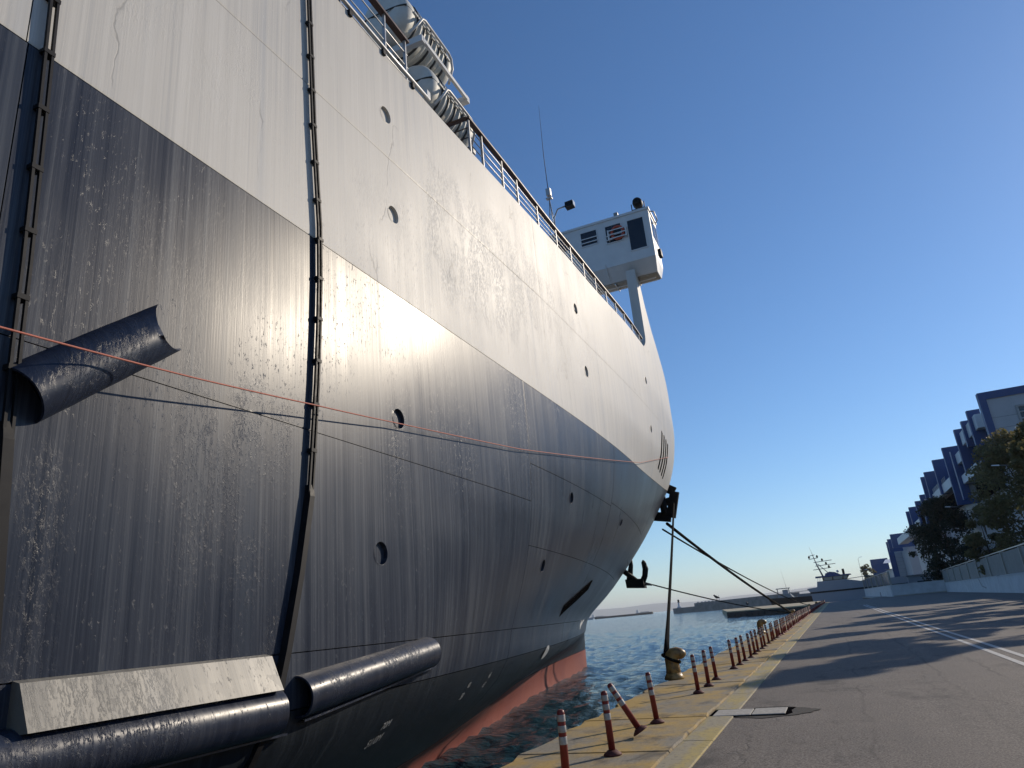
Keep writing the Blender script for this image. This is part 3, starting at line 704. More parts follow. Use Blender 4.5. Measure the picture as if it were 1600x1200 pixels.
rk.box((-6.62, YA - .2, 19.12), (-6.55, YA - .01, 19.66)); rk.box((-5.72, YA - .2, 19.12), (-5.66, YA - .01, 19.66)); sp(rk, 'lifebuoy_rack', M['white'], wg)
# pillar: aft web with a curved foot, broadening into the shell plating forward
ZP = np.linspace(12.8, 17.3, 24)
def aft(z): return 30.95 - 1.3 * max(0, (13.9 - z) / 1.1) ** 2.2
def fwd(z): return float(np.interp(z, [12.8, 13.5, 14.2, 15, 16, 17.3], [40.0, 38.4, 35.6, 33.6, 32.5, 31.75]))
pl = MB(); P = []
for z in ZP:
    ya, yf = aft(z), fwd(z); xo = lambda y: hx(y, min(z, 13.6)) + .0
    inner = .44
    P.append([(xo(ya) - inner, ya, z)] + [(xo(ya + (yf - ya) * t), ya + (yf - ya) * t, z) for t in np.linspace(0, 1, 9)] + [(xo(yf) - .3, yf, z), (xo(ya) - inner, min(ya + .9, yf), z)])
pl.grid([row + [row[0]] for row in P]); sp(pl, 'wing_pillar', M['grey'])
# superstructure block under the wing, set well inboard
hs_ = MB().box((-24.4, 31.9, 12.9), (-8.4, 36, 16.9)); sp(hs_, 'deckhouse', M['white'])
# searchlight, aerial, floodlight
sb = MB().tube([(-5.02, 31.5, 20.4), (-5.02, 31.5, 20.75)], [.10, .07], 10); st_ = sp(sb, 'searchlight_stand', M['lamp'])
hd = MB().lathe([(.08, -.22), (.21, -.19), (.25, -.05), (.25, .2), (.23, .262)], (-5.02, 31.5, 21.1), 18, 'y'); hd_ = sp(hd, 'searchlight', M['black'])
sp(MB().lathe([(.21, .264), (.17, .29)], (-5.02, 31.5, 21.1), 18, 'y'), 'lamp_glass', M['winglass'], hd_)
sp(MB().bar((-5.34, 31.5, 20.75), (-5.34, 31.5, 21.1), .04).bar((-4.70, 31.5, 20.75), (-4.70, 31.5, 21.1), .04).bar((-5.36, 31.5, 20.75), (-4.68, 31.5, 20.75), .05), 'lamp_yoke', M['black'], hd_)
ms = MB(); base = (-9.3, 30.6, 20.4)
for dx, dy in ((-.18, 0), (.18, 0), (0, .25)): ms.tube([(base[0] + dx, base[1] + dy, 20.3), (base[0], base[1], 22.3)], .022, 6)
for z in (20.9, 21.4): ms.tube([(base[0] - .12, base[1], z), (base[0] + .12, base[1], z)], .015, 5)
ms_ = sp(ms, 'aerial_mast', M['railgrey'])
sp(MB().box((-9.46, 30.5, 22.3), (-9.14, 30.7, 22.36)).box((-9.42, 30.5, 22.5), (-9.18, 30.7, 22.9)), 'aerial_box', M['railgrey'], ms_)
sp(MB().tube([(-9.3, 30.6, 22.4), (-9.32, 30.6, 25), (-9.25, 30.6, 28.2)], [.022, .016, .006], 6), 'whip_aerial', M['black'], ms_)
fl = MB().tube([(-9.2, 30.6, 20.3), (-9.15, 30.55, 21.1), (-8.9, 30.5, 21.5), (-8.4, 30.5, 21.55)], .04, 8); fl_ = sp(fl, 'floodlight_arm', M['railgrey'])
sp(MB().hexa([(-8.45, 30.3, 21.36), (-8.02, 30.3, 21.4), (-8.02, 30.7, 21.4), (-8.45, 30.7, 21.36), (-8.45, 30.35, 21.68), (-8.05, 30.35, 21.7), (-8.05, 30.65, 21.7), (-8.45, 30.65, 21.68)]), 'floodlight', M['black'], fl_)
sp(MB().box((-8.02, 30.34, 21.42), (-8.0, 30.66, 21.68)), 'floodlight_lens', M['lensglass'], fl_)
sp(MB().box((-6.2, 30.98, 20.42), (-6.0, 31.2, 20.62)), 'roof_junction_box', M['lamp'], wg)

# life rafts in their racks
def raft(name, A, B, r, label):
    A = Vector(A); B = Vector(B); L = (B - A).length; root = thing(name, tuple(A), label, 'life raft', 'life raft canisters on the deck edge')
    d = (B - A).normalized(); root.rotation_euler = d.to_track_quat('Y', 'Z').to_euler()
    def half(sgn):
        m = MB(); m.smooth = True; P = []
        prof = [(0, .0), (.55, -.07), (.86, -.02), (.97, .05), (1.0, .16), (1.0, .30), (.965, .31), (.965, .36), (1, .37), (1, .9), (.965, .91), (.965, .97), (1, .98)]
        prof = prof + [(a, 2.0 - h) for a, h in prof[::-1]]
        for k, (a, h) in enumerate(prof):
            P.append([(a * r * math.cos(t), h * L / 2.0, sgn * (a * r * math.sin(t) + .008)) for t in np.linspace(0, math.pi, 17)])
        m.grid(P); return m
    u = half(1).build('canister_top', M['raft'], root); l = half(-1).build('canister_bottom', M['raft'], root)
    sm = MB(); 
    for t in (0, math.pi): sm.bar((r * 1.0 * math.cos(t), .12 * L, 0), (r * math.cos(t), .9 * L, 0), .07, .05)
    sm.lathe([(r * .985, .05 * L), (r * .99, .06 * L)], (0, 0, 0), 4) if False else None
    sm.build('joint_flange', M['raft'], root)
    em = MB().tube([(r * .98 * math.cos(t), -.07 * L / 2 * (1 - abs(math.cos(t)) ** 4), 0) for t in np.linspace(0, math.pi, 15)], .018, 6); em.build('end_seal', M['strap'], root)
    for f in (.2, .34, .5, .66, .82):
        s = MB(); s.tube([(r * 1.012 * math.cos(t), f * L, r * 1.012 * math.sin(t)) for t in np.linspace(0, 2 * math.pi, 26)], .034, 6, False); s.build('strap', M['strap'], root)
    for f in (.27, .42, .58, .74):
        s = MB(); s.tube([(r * 1.0 * math.cos(t), f * L, r * 1.0 * math.sin(t)) for t in np.linspace(0, 2 * math.pi, 26)], .045, 6, False); s.build('moulded_rib', M['raft'], root)
    for f in (.3, .4, .5, .6, .7): MB().box((r * .98, f * L - .06, -.09), (r * 1.08, f * L + .06, .09)).build('latch', M['raft'], root)
    cr = MB(); x = r * 1.1
    cr.tube([(x * .75, .1 * L, -r * .95), (x * 1.02, .16 * L, -.45 * r), (x * 1.06, .22 * L, -.05), (x * 1.06, .28 * L, .02), (x * 1.06, .8 * L, .02), (x * 1.06, .86 * L, -.05), (x * 1.02, .9 * L, -.45 * r), (x * .75, .95 * L, -r * .95)], .032, 8); cr.build('cradle_tube', M['white'], root)
    return root
raft('life_raft', (-6.75, 11.0, 15.2), (-6.75, 13.2, 15.2), .63, 'upper white life raft canister strapped in its rack at the deck edge')
raft('life_raft', (-6.55, 11.7, 13.62), (-6.55, 13.85, 13.62), .60, 'lower white life raft canister strapped in its rack, behind the end of the railing')
rack = MB()
for y in (11.35, 13.6):
    rack.box((-8.2, y - .07, 14.33), (-5.95, y + .07, 14.5)); rack.box((-8.2, y - .07, 11.6), (-8.05, y + .07, 16))
    rack.box((-7.4, y - .07, 12.75), (-5.9, y + .07, 12.92)); rack.box((-7.3, y - .06, 11.7), (-7.15, y + .06, 12.75)); rack.box((-6.3, y - .06, 11.7), (-6.15, y + .06, 12.75))
rk_ = sp(rack, 'raft_rack', M['white']); sp(MB().bar((-5.98, 11.35, 14.42), (-5.98, 13.6, 14.42), .07, .10), 'rack_beam', M['white'], rk_)
sp(MB().box((-9.4, 8.6, 12.2), (-7.6, 11.0, 14.6)), 'deck_locker', M['white'])

# anchor and roller fairlead at the bow
an = MB(); ac = Vector((-10.1, 41.0, 3.35)); xn = hx(40.2, 3.9)
an.tube([(xn - .5, 40.6, 4.3), ac], [.16, .14], 8)
an.hexa([ac + Vector(q) for q in ((-.55, -.35, -.32), (.45, -.35, -.42), (.45, .3, -.42), (-.55, .3, -.32), (-.6, -.3, .15), (.42, -.3, .1), (.42, .25, .1), (-.6, .25, .15))])
an_ = sp(an, 'anchor', M['black'])
for q in ([(.3, 0, -.1), (.5, 0, .25), (.58, .02, .62), (.52, .03, 1.0), (.5, .03, 1.12)], [(-.45, 0, 0), (-.35, 0, .4), (-.22, .02, .9), (-.12, .02, 1.35)]):
    sp(MB().tube([ac + Vector(p) for p in q], [.17, .16, .17, .13, .03] if len(q) == 5 else [.17, .17, .13, .03], 8), 'fluke', M['black'], an_)
sp(MB().tube([ac + Vector((.3, -.1, -.2)), ac + Vector((.85, -.1, -.28))], .06, 6), 'shackle', M['wornsteel'], an_)
fr = MB(); y = 40.6; Q = [(-7.75, y, 8.35), (-7.12, y, 7.95), (-7.55, y, 6.55), (-8.5, y, 6.75)]
fr.bar(Q[0], Q[1], .5, .2, (0, 1, 0)); fr.bar(Q[1], Q[2], .5, .24, (0, 1, 0)); fr.bar(Q[2], Q[3], .5, .2, (0, 1, 0)); fr.bar((-8.3, y, 7.35), (-7.25, y, 7.5), .4, .22, (0, 1, 0))
fr_ = sp(fr, 'fairlead', M['black']); sp(MB().tube([(-7.85, y - .1, 7.75), (-7.85, y - .1, 6.75)], .2, 10), 'roller', M['black'], fr_)


# ------------------------------------------------------------------ quay furniture
def hook_bollard(y, label, x=-4.08):
    o = MB(); o.lathe([(.30, 0), (.31, .05), (.27, .12), (.235, .2)], (0, 0, 0), 20)
    root = thing('mooring_bollard', (x, y, 0), label, 'mooring bollard', 'ochre hook bollards along the quay edge')
    o.build('base_flange', M['bollard'], root)
    m = MB(); m.tube([(0, 0, .15), (0, 0, .35), (-.005, 0, .5), (0, 0, .60), (.03, 0, .69), (.09, 0, .75), (.18, 0, .775), (.28, 0, .755), (.36, 0, .70), (.40, 0, .655), (.41, 0, .645)],
                     [.235, .215, .21, .215, .22, .21, .19, .175, .15, .10, .03], 18); m.build('hook_post', M['bollard'], root); root.scale = (.8, .8, .78); return root
hook_bollard(19.0, 'ochre hook bollard holding the upright mooring rope from the bow')
hook_bollard(42.5, 'second nearest ochre hook bollard, no rope on it, behind the striped posts')
hook_bollard(73, 'ochre hook bollard where the slanting bow ropes come down')
hook_bollard(114, 'distant ochre hook bollard by the concrete pier corner', -3.9)
hook_bollard(156, 'farthest ochre hook bollard near the end of the post row', -3.9)

def post(loc, rot=(0, 0, 0), label=None):
    root = thing('marker_post', loc, label, 'marker post', 'red and white posts along the quay'); root.rotation_euler = rot
    MB().lathe([(.115, 0), (.11, .02), (.075, .045), (.055, .06)], (0, 0, 0), 16).build('foot', M['postfoot'], root)
    MB().lathe([(.043, .05), (.041, .70), (.036, .725), (.02, .735)], (0, 0, 0), 16).build('post_body', M['postred'], root)
    for a, b in ((.62, .685), (.515, .58), (.40, .475)): MB().lathe([(.0435, a), (.0445, a + .004), (.0445, b - .004), (.0435, b)], (0, 0, 0), 16).build('reflective_band', M['postwhite'], root)
    return root
first = post((-2.93, 7.72, 0), (0, R(1), 0), 'nearest striped marker post, cut off by the picture bottom')
near = [(-2.92, 9.39, 0, (0, R(-1.5), 0), 'upright striped marker post left of the toppled one'),
        (-2.86, 10.62, .075, (R(5), R(-29), 0), 'loose striped marker post tipped over to the left, foot off the ground'),
        (-2.92, 11.88, 0, (R(-2), R(-4), 0), 'striped marker post between the tipped post and the nearest bollard'),
        (-2.93, 15.69, 0, (0, R(-1), 0), 'striped marker post just right of the nearest ochre bollard, first of three'),
        (-2.92, 16.95, 0, (0, R(0), 0), 'middle one of the three striped marker posts past the nearest bollard'),
        (-2.95, 18.29, 0, (R(1), R(-1.5), 0), 'last of the three striped marker posts past the nearest bollard, before a gap')]
for x, y, z, r, lab in near:
    o = dup(first, None, (x, y, z), lab); o.rotation_euler = r
lbl = 'striped marker post among those between the gap and the second bollard'
for k, (x, y) in enumerate([(-2.89, 21.03), (-2.86, 22.18), (-2.86, 23.5), (-2.81, 24.68), (-2.85, 26.3), (-2.87, 27.6), (-2.84, 28.9), (-2.86, 30.3), (-2.88, 32.3), (-2.86, 33.7), (-2.87, 35.0), (-2.85, 36.4)]):
    o = dup(first, None, (x, y, 0), lbl if 0 < k < 11 else ('striped marker post that starts the long unbroken row after the gap' if k == 0 else 'striped marker post standing right in front of the second bollard'))
    o.rotation_euler = (R(random.gauss(0, 1.6)), R(random.gauss(-1, 1.8)), 0)
fm = MB(); fm.lathe([(.115, 0), (.10, .03), (.05, .06), (.043, .06)], (0, 0, 0), 8); fm.lathe([(.043, .05), (.041, .40)], (0, 0, 0), 8)
for a, b, c in ((.40, .46, 1), (.46, .535, 0), (.535, .58, 1), (.58, .64, 0), (.64, .675, 1), (.675, .73, 0)): fm.cur = c; fm.lathe([(.042, a), (.042, b)], (0, 0, 0), 8)
fme = fm.mesh('marker_post', [M['postred'], M['postwhite']])
y = 37.75
while y < 205:
    o = bpy.data.objects.new('marker_post', fme); col.objects.link(o); o.location = (-2.87 + random.gauss(0, .03), y, 0); o.rotation_euler = (R(random.gauss(0, 1.5)), R(random.gauss(-.6, 1.6)), random.random())
    tag(o, 'distant red and white marker post in the row running to the far quay end', 'marker post', 'red and white posts along the quay'); y += .92

# ------------------------------------------------------------------ mooring lines and birds
def rope(pts, r, mat, label, sag=0.0, sub=12, name='mooring_line'):
    P = []
    for a, b in zip(pts[:-1], pts[1:]):
        a, b = Vector(a), Vector(b)
        for k in range(sub): t = k / sub; q = a.lerp(b, t); q.z -= sag * 4 * t * (1 - t); P.append(q)
    P.append(Vector(pts[-1])); c = Vector(pts[-1])
    o = MB().tube([p - c for p in P], r, 8).build(name, mat, loc=tuple(c)); return tag(o, label, 'mooring rope', 'mooring ropes of the ship')
rp = []
for k in range(25): q = Vector((-7.25, 40.5, 7.3)).lerp(Vector((-4.20, 19.03, .62)), k / 24); q.z -= .08 * 4 * (k / 24) * (1 - k / 24); rp.append(q)
lo_ = MB(); c0 = Vector((-4.08, 19, .43)); lo_.tube([q - c0 for q in rp], [.05] * 22 + [.058, .066, .075], 8)
lo_.tube([(.205 * math.cos(a) - .01, .205 * math.sin(a), .06 - .10 * math.cos(a)) for a in np.linspace(0, 2 * math.pi, 22)], .035, 7, False)
tag(lo_.build('mooring_line', M['rope'], loc=tuple(c0)), 'taut upright mooring rope from the bow fairlead to the nearest bollard', 'mooring rope', 'mooring ropes of the ship')
rope([(-7.75, 40.2, 6.2), (-4.1, 72.9, .5)], .085, M['rope'], 'thick slanting bow rope running to the third bollard, upper of the pair', .25, 20)
rope([(-8.0, 40.0, 5.9), (-3.9, 113.8, .6)], .05, M['rope'], 'thin slanting bow rope that starts below the thick one and reaches the pier corner bollard', .5, 24)
rl = rope([(-9.9, 41, 3.32), (-4.1, 73, .42)], .04, M['rope'], 'low thin rope from beside the anchor, birds perched on it', .22, 24)
rope([(-5.2, -2.5, 3.55), (-5.12, 2.91, 3.99), (-5.2, 4.73, 4.14), (-5.3, 6.65, 4.36), (-5.385, 8.66, 4.59), (-5.42, 13.5, 5.10), (-5.49, 17.9, 5.72), (-5.58, 22.4, 6.39), (-5.70, 26.3, 7.0), (-5.98, 34.0, 8.6)], .009, M['pink'], 'thin pink rope stretched along the ship side', .004, 5)
def bird(loc, rz, label):
    root = thing('gull', loc, label, 'bird', 'birds perched on the low bow rope', rz)
    b = MB(); b.tube([(-.30, 0, .13), (-.2, 0, .15), (-.08, 0, .18), (.05, 0, .22), (.13, 0, .26), (.17, 0, .30), (.21, 0, .33), (.25, 0, .325), (.31, 0, .31)], [.015, .04, .075, .085, .07, .05, .048, .035, .006], 10); b.build('body', M['bird'], root)
    for s in (1, -1): MB().tube([(.07, s * .07, .22), (-.1, s * .08, .18), (-.33, s * .03, .13)], [.04, .045, .01], 6).build('wing', M['bird'], root)
    for s in (.03, -.03): MB().tube([(.0, s, .14), (.01, s, 0)], .008, 5).build('leg', M['bird'], root)
def on_rope(a, b, t, sag): q = Vector(a).lerp(Vector(b), t); q.z -= sag * 4 * t * (1 - t); return q
for t, rz, lab in ((.385, 2.4, 'dark bird perched on the low rope, nearer the bow'), (.60, 1.9, 'dark bird perched on the low rope, farther from the bow')):
    q = on_rope((-9.9, 41, 3.32), (-4.1, 73, .42), t, .22); bird((q.x, q.y, q.z + .03), rz, lab)

# ------------------------------------------------------------------ harbour beyond
HAZE = 8e-5
pier = MB().prism([(-27.5, 206), (-4.3, 181), (-4.3, 300), (-46, 330)], -4, .0); pr = struct(pier, 'concrete_pier', M['pierconc'])
for k in range(14):
    t = (k + .5) / 14; q = Vector((-27.5, 206, 0)).lerp(Vector((-4.3, 181, 0)), t)
    MB().tube([(q.x, q.y - .3, -.9), (q.x, q.y - .02, -.9)], .55, 12).build('tyre_fender', M['tyre'], pr)
MB().prism([(-27.6, 205.7), (-4.35, 180.7), (-4.3, 181), (-27.5, 206)], -4, -.25).build('pier_face', M['tyre'], pr)
bw = MB().prism([(-142, 700), (-30, 560), (-20, 575), (-135, 720)], -5, 3.2); bw_ = struct(bw, 'breakwater', M['rock'])
MB().prism([(-120, 690), (-31, 575), (-24, 580), (-112, 705)], 3.2, 6.0).build('breakwater_wall', M['rock'], bw_)
lh = thing('harbour_light', (-137, 706, 3.2), 'small dark harbour light tower on the breakwater head', 'lighthouse')
MB().lathe([(2.2, 0), (2.0, 1.2), (1.0, 1.3), (.8, 5.0)], (0, 0, 0), 12).build('tower', M['wallwhite'], lh); MB().lathe([(1.4, 5.0), (1.4, 5.3), (.9, 5.4), (.9, 6.8), (1.1, 6.9), (.1, 7.8)], (0, 0, 0), 12).build('lantern', M['black'], lh)
for k, x in enumerate((0, 6, 11, 16, 21)):
    hx_, hy_ = -118 + x * .78, 701 - x * .98
    o = thing('breakwater_hut', (hx_, hy_, 3.2), 'small pale hut on the breakwater near the light tower', 'hut', 'huts on the breakwater')
    MB().box((-1.8, -1.8, 0), (1.8, 1.8, 2.6)).build('wall', M['wallwhite'], o); MB().prism([(-2, 2.6), (2, 2.6), (0, 3.7)], -2, 2, 'y').build('roof', M['lamp'], o)
mp = MB().tube([(0, 0, 0), (0, 0, 8)], [.25, .1], 6).build('signal_mast', M['lamp'], loc=(-97, 690, 3.2)); tag(mp, 'thin signal mast standing on the breakwater wall', 'mast')
b2 = MB().prism([(-470, 1500), (-345, 1490), (-345, 1500), (-470, 1512)], -5, 2.2); struct(b2, 'far_breakwater', M['tyre'])
sv = thing('coaster', (-477, 1480, WZ), 'tiny distant ship at the seaward end of the horizon', 'ship')
MB().prism([(-9, 0), (9, 0), (12, 4), (-9, 4)], -3, 3, 'y').build('hull', M['yhull'], sv); MB().box((-8, -2.6, 4), (-2, 2.6, 9)).build('deckhouse', M['white'], sv); MB().box((-6, -1, 9), (-4, 1, 12)).build('funnel', M['lamp'], sv)
for k, (x, y) in enumerate(((-900, 3700), (-1230, 4000))):
    sv = thing('cargo_vessel', (x, y, WZ), ('hazy cargo ship far out beside the breakwater light', 'hazy cargo ship far out close to the bow of the moored ship')[k], 'ship')
    MB().prism([(-38, 0), (40, 0), (45, 7), (-40, 7)], -6, 6, 'y').build('hull', M['lamp'], sv); MB().box((-36, -5, 7), (-24, 5, 20)).build('deckhouse', M['white'], sv); MB().box((-15, -4, 7), (28, 4, 10)).build('hatches', M['lamp'], sv)
hl = MB(); hl.smooth = True; P = []
for i in range(90):
    a = R(-75 + i * 1.15); rr = 14000; h = 105 + 80 * math.sin(i * .17 + 1) * math.sin(i * .053 + 2) + 35 * math.sin(i * .41) + 14 * math.sin(i * 1.3)
    h = min(225, max(15, h)); P.append([(math.sin(a) * (rr + d), math.cos(a) * (rr + d), z) for d, z in ((0, -3), (700, h * .6), (1500, h), (3500, -3))])
hl.grid(P); struct(hl, 'far_hills', M['hill'])

hz = MB().box((-21000, -21000, -7), (21000, 21000, 240)).build('haze', [], None); hz['kind'] = 'stuff'
hm = bpy.data.materials.new('haze_air'); hm.use_nodes = True; hnn = hm.node_tree.nodes; hnn.remove(hnn['Principled BSDF'])
pv = hnn.new('ShaderNodeVolumePrincipled'); pv.inputs['Color'].default_value = (.94, .97, 1, 1); pv.inputs['Density'].default_value = HAZE; pv.inputs['Anisotropy'].default_value = .2
hm.node_tree.links.new(pv.outputs[0], hnn['Material Output'].inputs['Volume']); hz.data.materials.append(hm)
# pilot boat at the pier
pb = thing('pilot_boat', (-19.5, 333, WZ), 'small dark boat with an open wheelhouse moored behind the pier', 'boat')
MB().prism([(-5, 0), (22, 0), (20, 3.4), (-7, 4.2)], -2, 2, 'y').build('hull', M['black'], pb)
MB().hexa([(-3, -1.6, 3.4), (3.6, -1.6, 3.4), (3.6, 1.6, 3.4), (-3, 1.6, 3.4), (-3, -1.4, 5.4), (2, -1.4, 5.4), (2, 1.4, 5.4), (-3, 1.4, 5.4)]).build('cabin', M['lamp'], pb)
for x in (-2.8, 1.8):
    for yy in (-1.3, 1.3): MB().bar((x, yy, 5.4), (x, yy, 7.6), .16).build('roof_stanchion', M['lamp'], pb)
MB().box((-3.3, -1.7, 7.6), (2.4, 1.7, 7.9)).build('roof', M['lamp'], pb); MB().box((-.8, -.8, 5.4), (1.4, .8, 7.2)).build('console', M['yhull'], pb)
for yy in (-1.9, -1.2): MB().bar((2.2, yy, 5.4), (6.2, yy, 1.6), .18).build('gangway_rail', M['white'], pb)
MB().tube([(1, 0, 7.9), (.2, 0, 15.5)], [.06, .02], 5).build('aerial', M['lamp'], pb)
dk2 = thing('work_boat', (-12, 345, WZ), 'low dark work boat lying between the small boat and the yacht', 'boat')
MB().prism([(-7, 0), (8, 0), (9, 3.6), (-8, 3.4)], -2, 2, 'y').build('hull', M['black'], dk2); MB().box((-3, -1.5, 3.5), (3, 1.5, 5.0)).build('cabin', M['lamp'], dk2); MB().tube([(-6, 0, 6), (9, 0, 6.2)], .1, 5).build('boom', M['lamp'], dk2)
for x in (-6, 8.5): MB().tube([(x, 0, 3), (x, 0, 6.1)], .1, 5).build('boom_post', M['lamp'], dk2)

# grey patrol yacht across the end of the quay
ya = thing('motor_yacht', (0, 324, WZ), 'large grey motor yacht with tall raked mast across the end of the road', 'yacht')
W_ = WZ
def yz(v): return v - W_
MB().prism([(-8.6, yz(-1.5)), (34, yz(-1.5)), (40, yz(3.0)), (-9.0, yz(2.85))], -3.4, 3.4, 'y').build('hull', M['yhull'], ya)
MB().prism([(-9.05, yz(2.85)), (40, yz(3.0)), (40.6, yz(3.7)), (-9.2, yz(3.45))], -3.48, 3.48, 'y').build('rubbing_band', M['black'], ya)
MB().prism([(-9.2, yz(3.45)), (40.6, yz(3.7)), (43, yz(6.4)), (10.5, yz(5.9)), (5, yz(7.2)), (-5.8, yz(7.3)), (-6.2, yz(5.2)), (-10.2, yz(4.9))], -3.3, 3.3, 'y').build('upper_hull', M['yhull'], ya)
wh = MB().prism([(-3.6, yz(7.3)), (5.4, yz(7.2)), (6.6, yz(8.75)), (-3.6, yz(8.7))], -2.7, 2.7, 'y').build('wheelhouse', M['winglass'], ya)
for x in (-3.4, .2, 3.9, 5.6): MB().bar((x, -2.74, yz(7.3)), (x + .5 * (x > 3), -2.74, yz(8.75)), .3, .08).build('window_post', M['black'], wh)
for x0, x1 in ((-3.0, -.1), (.5, 3.6), (4.3, 5.5)): MB().hexa([(x0, -2.745, yz(7.5)), (x1, -2.745, yz(7.5)), (x1, -2.715, yz(7.5)), (x0, -2.715, yz(7.5)), (x0, -2.745, yz(8.6)), (x1 + .2, -2.745, yz(8.6)), (x1 + .2, -2.715, yz(8.6)), (x0, -2.715, yz(8.6))]).build('cabin_window', M['soffit'], wh)
MB().prism([(-6.2, yz(8.7)), (7.3, yz(8.75)), (7.0, yz(9.15)), (-6.0, yz(9.3))], -3.1, 3.1, 'y').build('roof', M['blueclad'], ya)
MB().prism([(-2.5, yz(9.2)), (3.4, yz(9.2)), (1.6, yz(10.3)), (-.4, yz(10.7)), (-2.2, yz(10.1))], -1.6, 1.6, 'y').build('mast_housing', M['blueclad'], ya)
MB().box((4.2, -.4, yz(9.1)), (5.1, .4, yz(11.3))).build('funnel', M['black'], ya); MB().lathe([(.1, 0), (.1, 1), (.5, 1.1), (.45, 1.7), (.1, 1.9)], (2.6, 0, yz(9.2)), 10).build('radar_dome', M['white'], ya)
for x in (-6.0, -5.2): MB().bar((x, -2.6, yz(4.9)), (x + .8, -2.6, yz(8.8)), .14).build('roof_strut', M['white'], ya)
ma = MB(); ma.tube([(-3.2, 0, yz(9.2)), (-4.6, 0, yz(14)), (-5.4, 0, yz(18.2))], [.32, .24, .14], 8); ma.tube([(-5.4, 0, yz(18.2)), (-6.1, 0, yz(21.5))], [.07, .03], 5); ma.tube([(-1.0, 0, yz(10.4)), (-4.2, 0, yz(14.2))], .16, 6)
m_ = ma.build('mast', M['lamp'], ya)
for z, x0, x1 in ((12.0, -6.3, .6), (13.4, -5.2, 2.5), (14.9, -5.6, 1.4), (16.3, -7.2, -3.6), (17.6, -7.0, -4.6)): MB().tube([(x0, 0, yz(z)), (x1, 0, yz(z + .3))], .14, 6).build('spreader', M['lamp'], m_)
for x, z in ((-.2, 12.3), (-1.0, 13.7), (-2.2, 15.2), (-6.9, 16.6), (-3.8, 16.7)): MB().lathe([(.15, 0), (.4, .15), (.35, .8), (.1, 1.0)], (x, 0, yz(z)), 8).build('mast_fitting', M['black'], m_)
MB().tube([(5.5, 0, yz(7.3)), (10.5, -.0, yz(7.6)), (20, 0, yz(7.7))], .12, 5).build('boom', M['lamp'], ya)

# ------------------------------------------------------------------ walls, buildings, trees on the landward side
def wall_run(a, b, h, cat, label, fence=None, group='whitewashed walls along the road'):
    a = Vector((*a, 0)); b = Vector((*b, 0)); d = b - a; L = d.length; rz = math.atan2(d.y, d.x)
    o = thing('boundary_wall', tuple(a), label, cat, group, rz)
    MB().box((0, -.25, -.3), (L, .25, h)).build('wall', M['wallwhite'], o); MB().box((0, -.33, h), (L, .33, h + .1)).build('coping', M['wallwhite'], o); MB().box((0, -.36, -.3), (L, -.25, .22)).build('wall_foot', M['fencepost'], o)
    if fence:
        n = max(1, int(L / fence[1])); s = L / n
        f = thing(fence[2], tuple(a + Vector((0, 0, h + .1))), fence[3], 'fence', None, rz)
        for k in range(n + 1): MB().box((k * s - .3, -.2, 0), (k * s + .3, .2, fence[0] + .15)).build('fence_post', M['fencepost'], f)
        for k in range(n): MB().box((k * s + .3, -.04, .05), ((k + 1) * s - .3, .04, fence[0])).build('fence_panel', M[fence[4]], f)
        MB().box((0, -.07, fence[0] + .15), (L, .07, fence[0] + .25)).build('top_rail', M['railgrey'], f)
wall_run((14.6, 0), (24.2, 200), 2.0, 'wall', 'long whitewashed wall beside the road with graffiti, under the grey panel fence', (2.6, 13, 'panel_fence', 'grey panel fence with concrete posts on top of the long white wall', 'fencegrey'))
wall_run((12.6, 200), (24.0, 200.4), 2.6, 'wall', 'short white wall facing the camera at the inner corner')
wall_run((12.7, 200.3), (10.0, 296), 2.6, 'wall', 'receding white wall toward the far end of the road', (3.0, 16, 'mesh_fence', 'dim fence with tall posts on the far white wall', 'bglass'))
gf = MB(); gy = 128.0; gx = 14.6 + 9.6 * gy / 200 - .27
gf.bar((gx, gy, .6), (gx, gy + 3, .9), .05, .12); gf.bar((gx, gy + 3, .9), (gx, gy + 4.2, 2.0), .05, .12); gf.bar((gx, gy - 2, 1.3), (gx, gy - 1, .8), .05, .10)
tag(gf.build('graffiti', M['lamp'], off=(gx, gy, 0), loc=(gx, gy, 0)), 'dark scrawled graffiti stroke on the long white wall', 'graffiti')
sp_ = MB().box((-.06, -.06, 0), (.06, .06, 1.2)).build('traffic_post', M['black'], loc=(11.2, 225, 0)); tag(sp_, 'short dark post at the kerb before the far wall', 'post')
st2 = MB().prism([(8.6, 216), (12.0, 216), (10.6, 290), (8.4, 290)], -.1, .1); struct(st2, 'far_pavement', M['drain'])

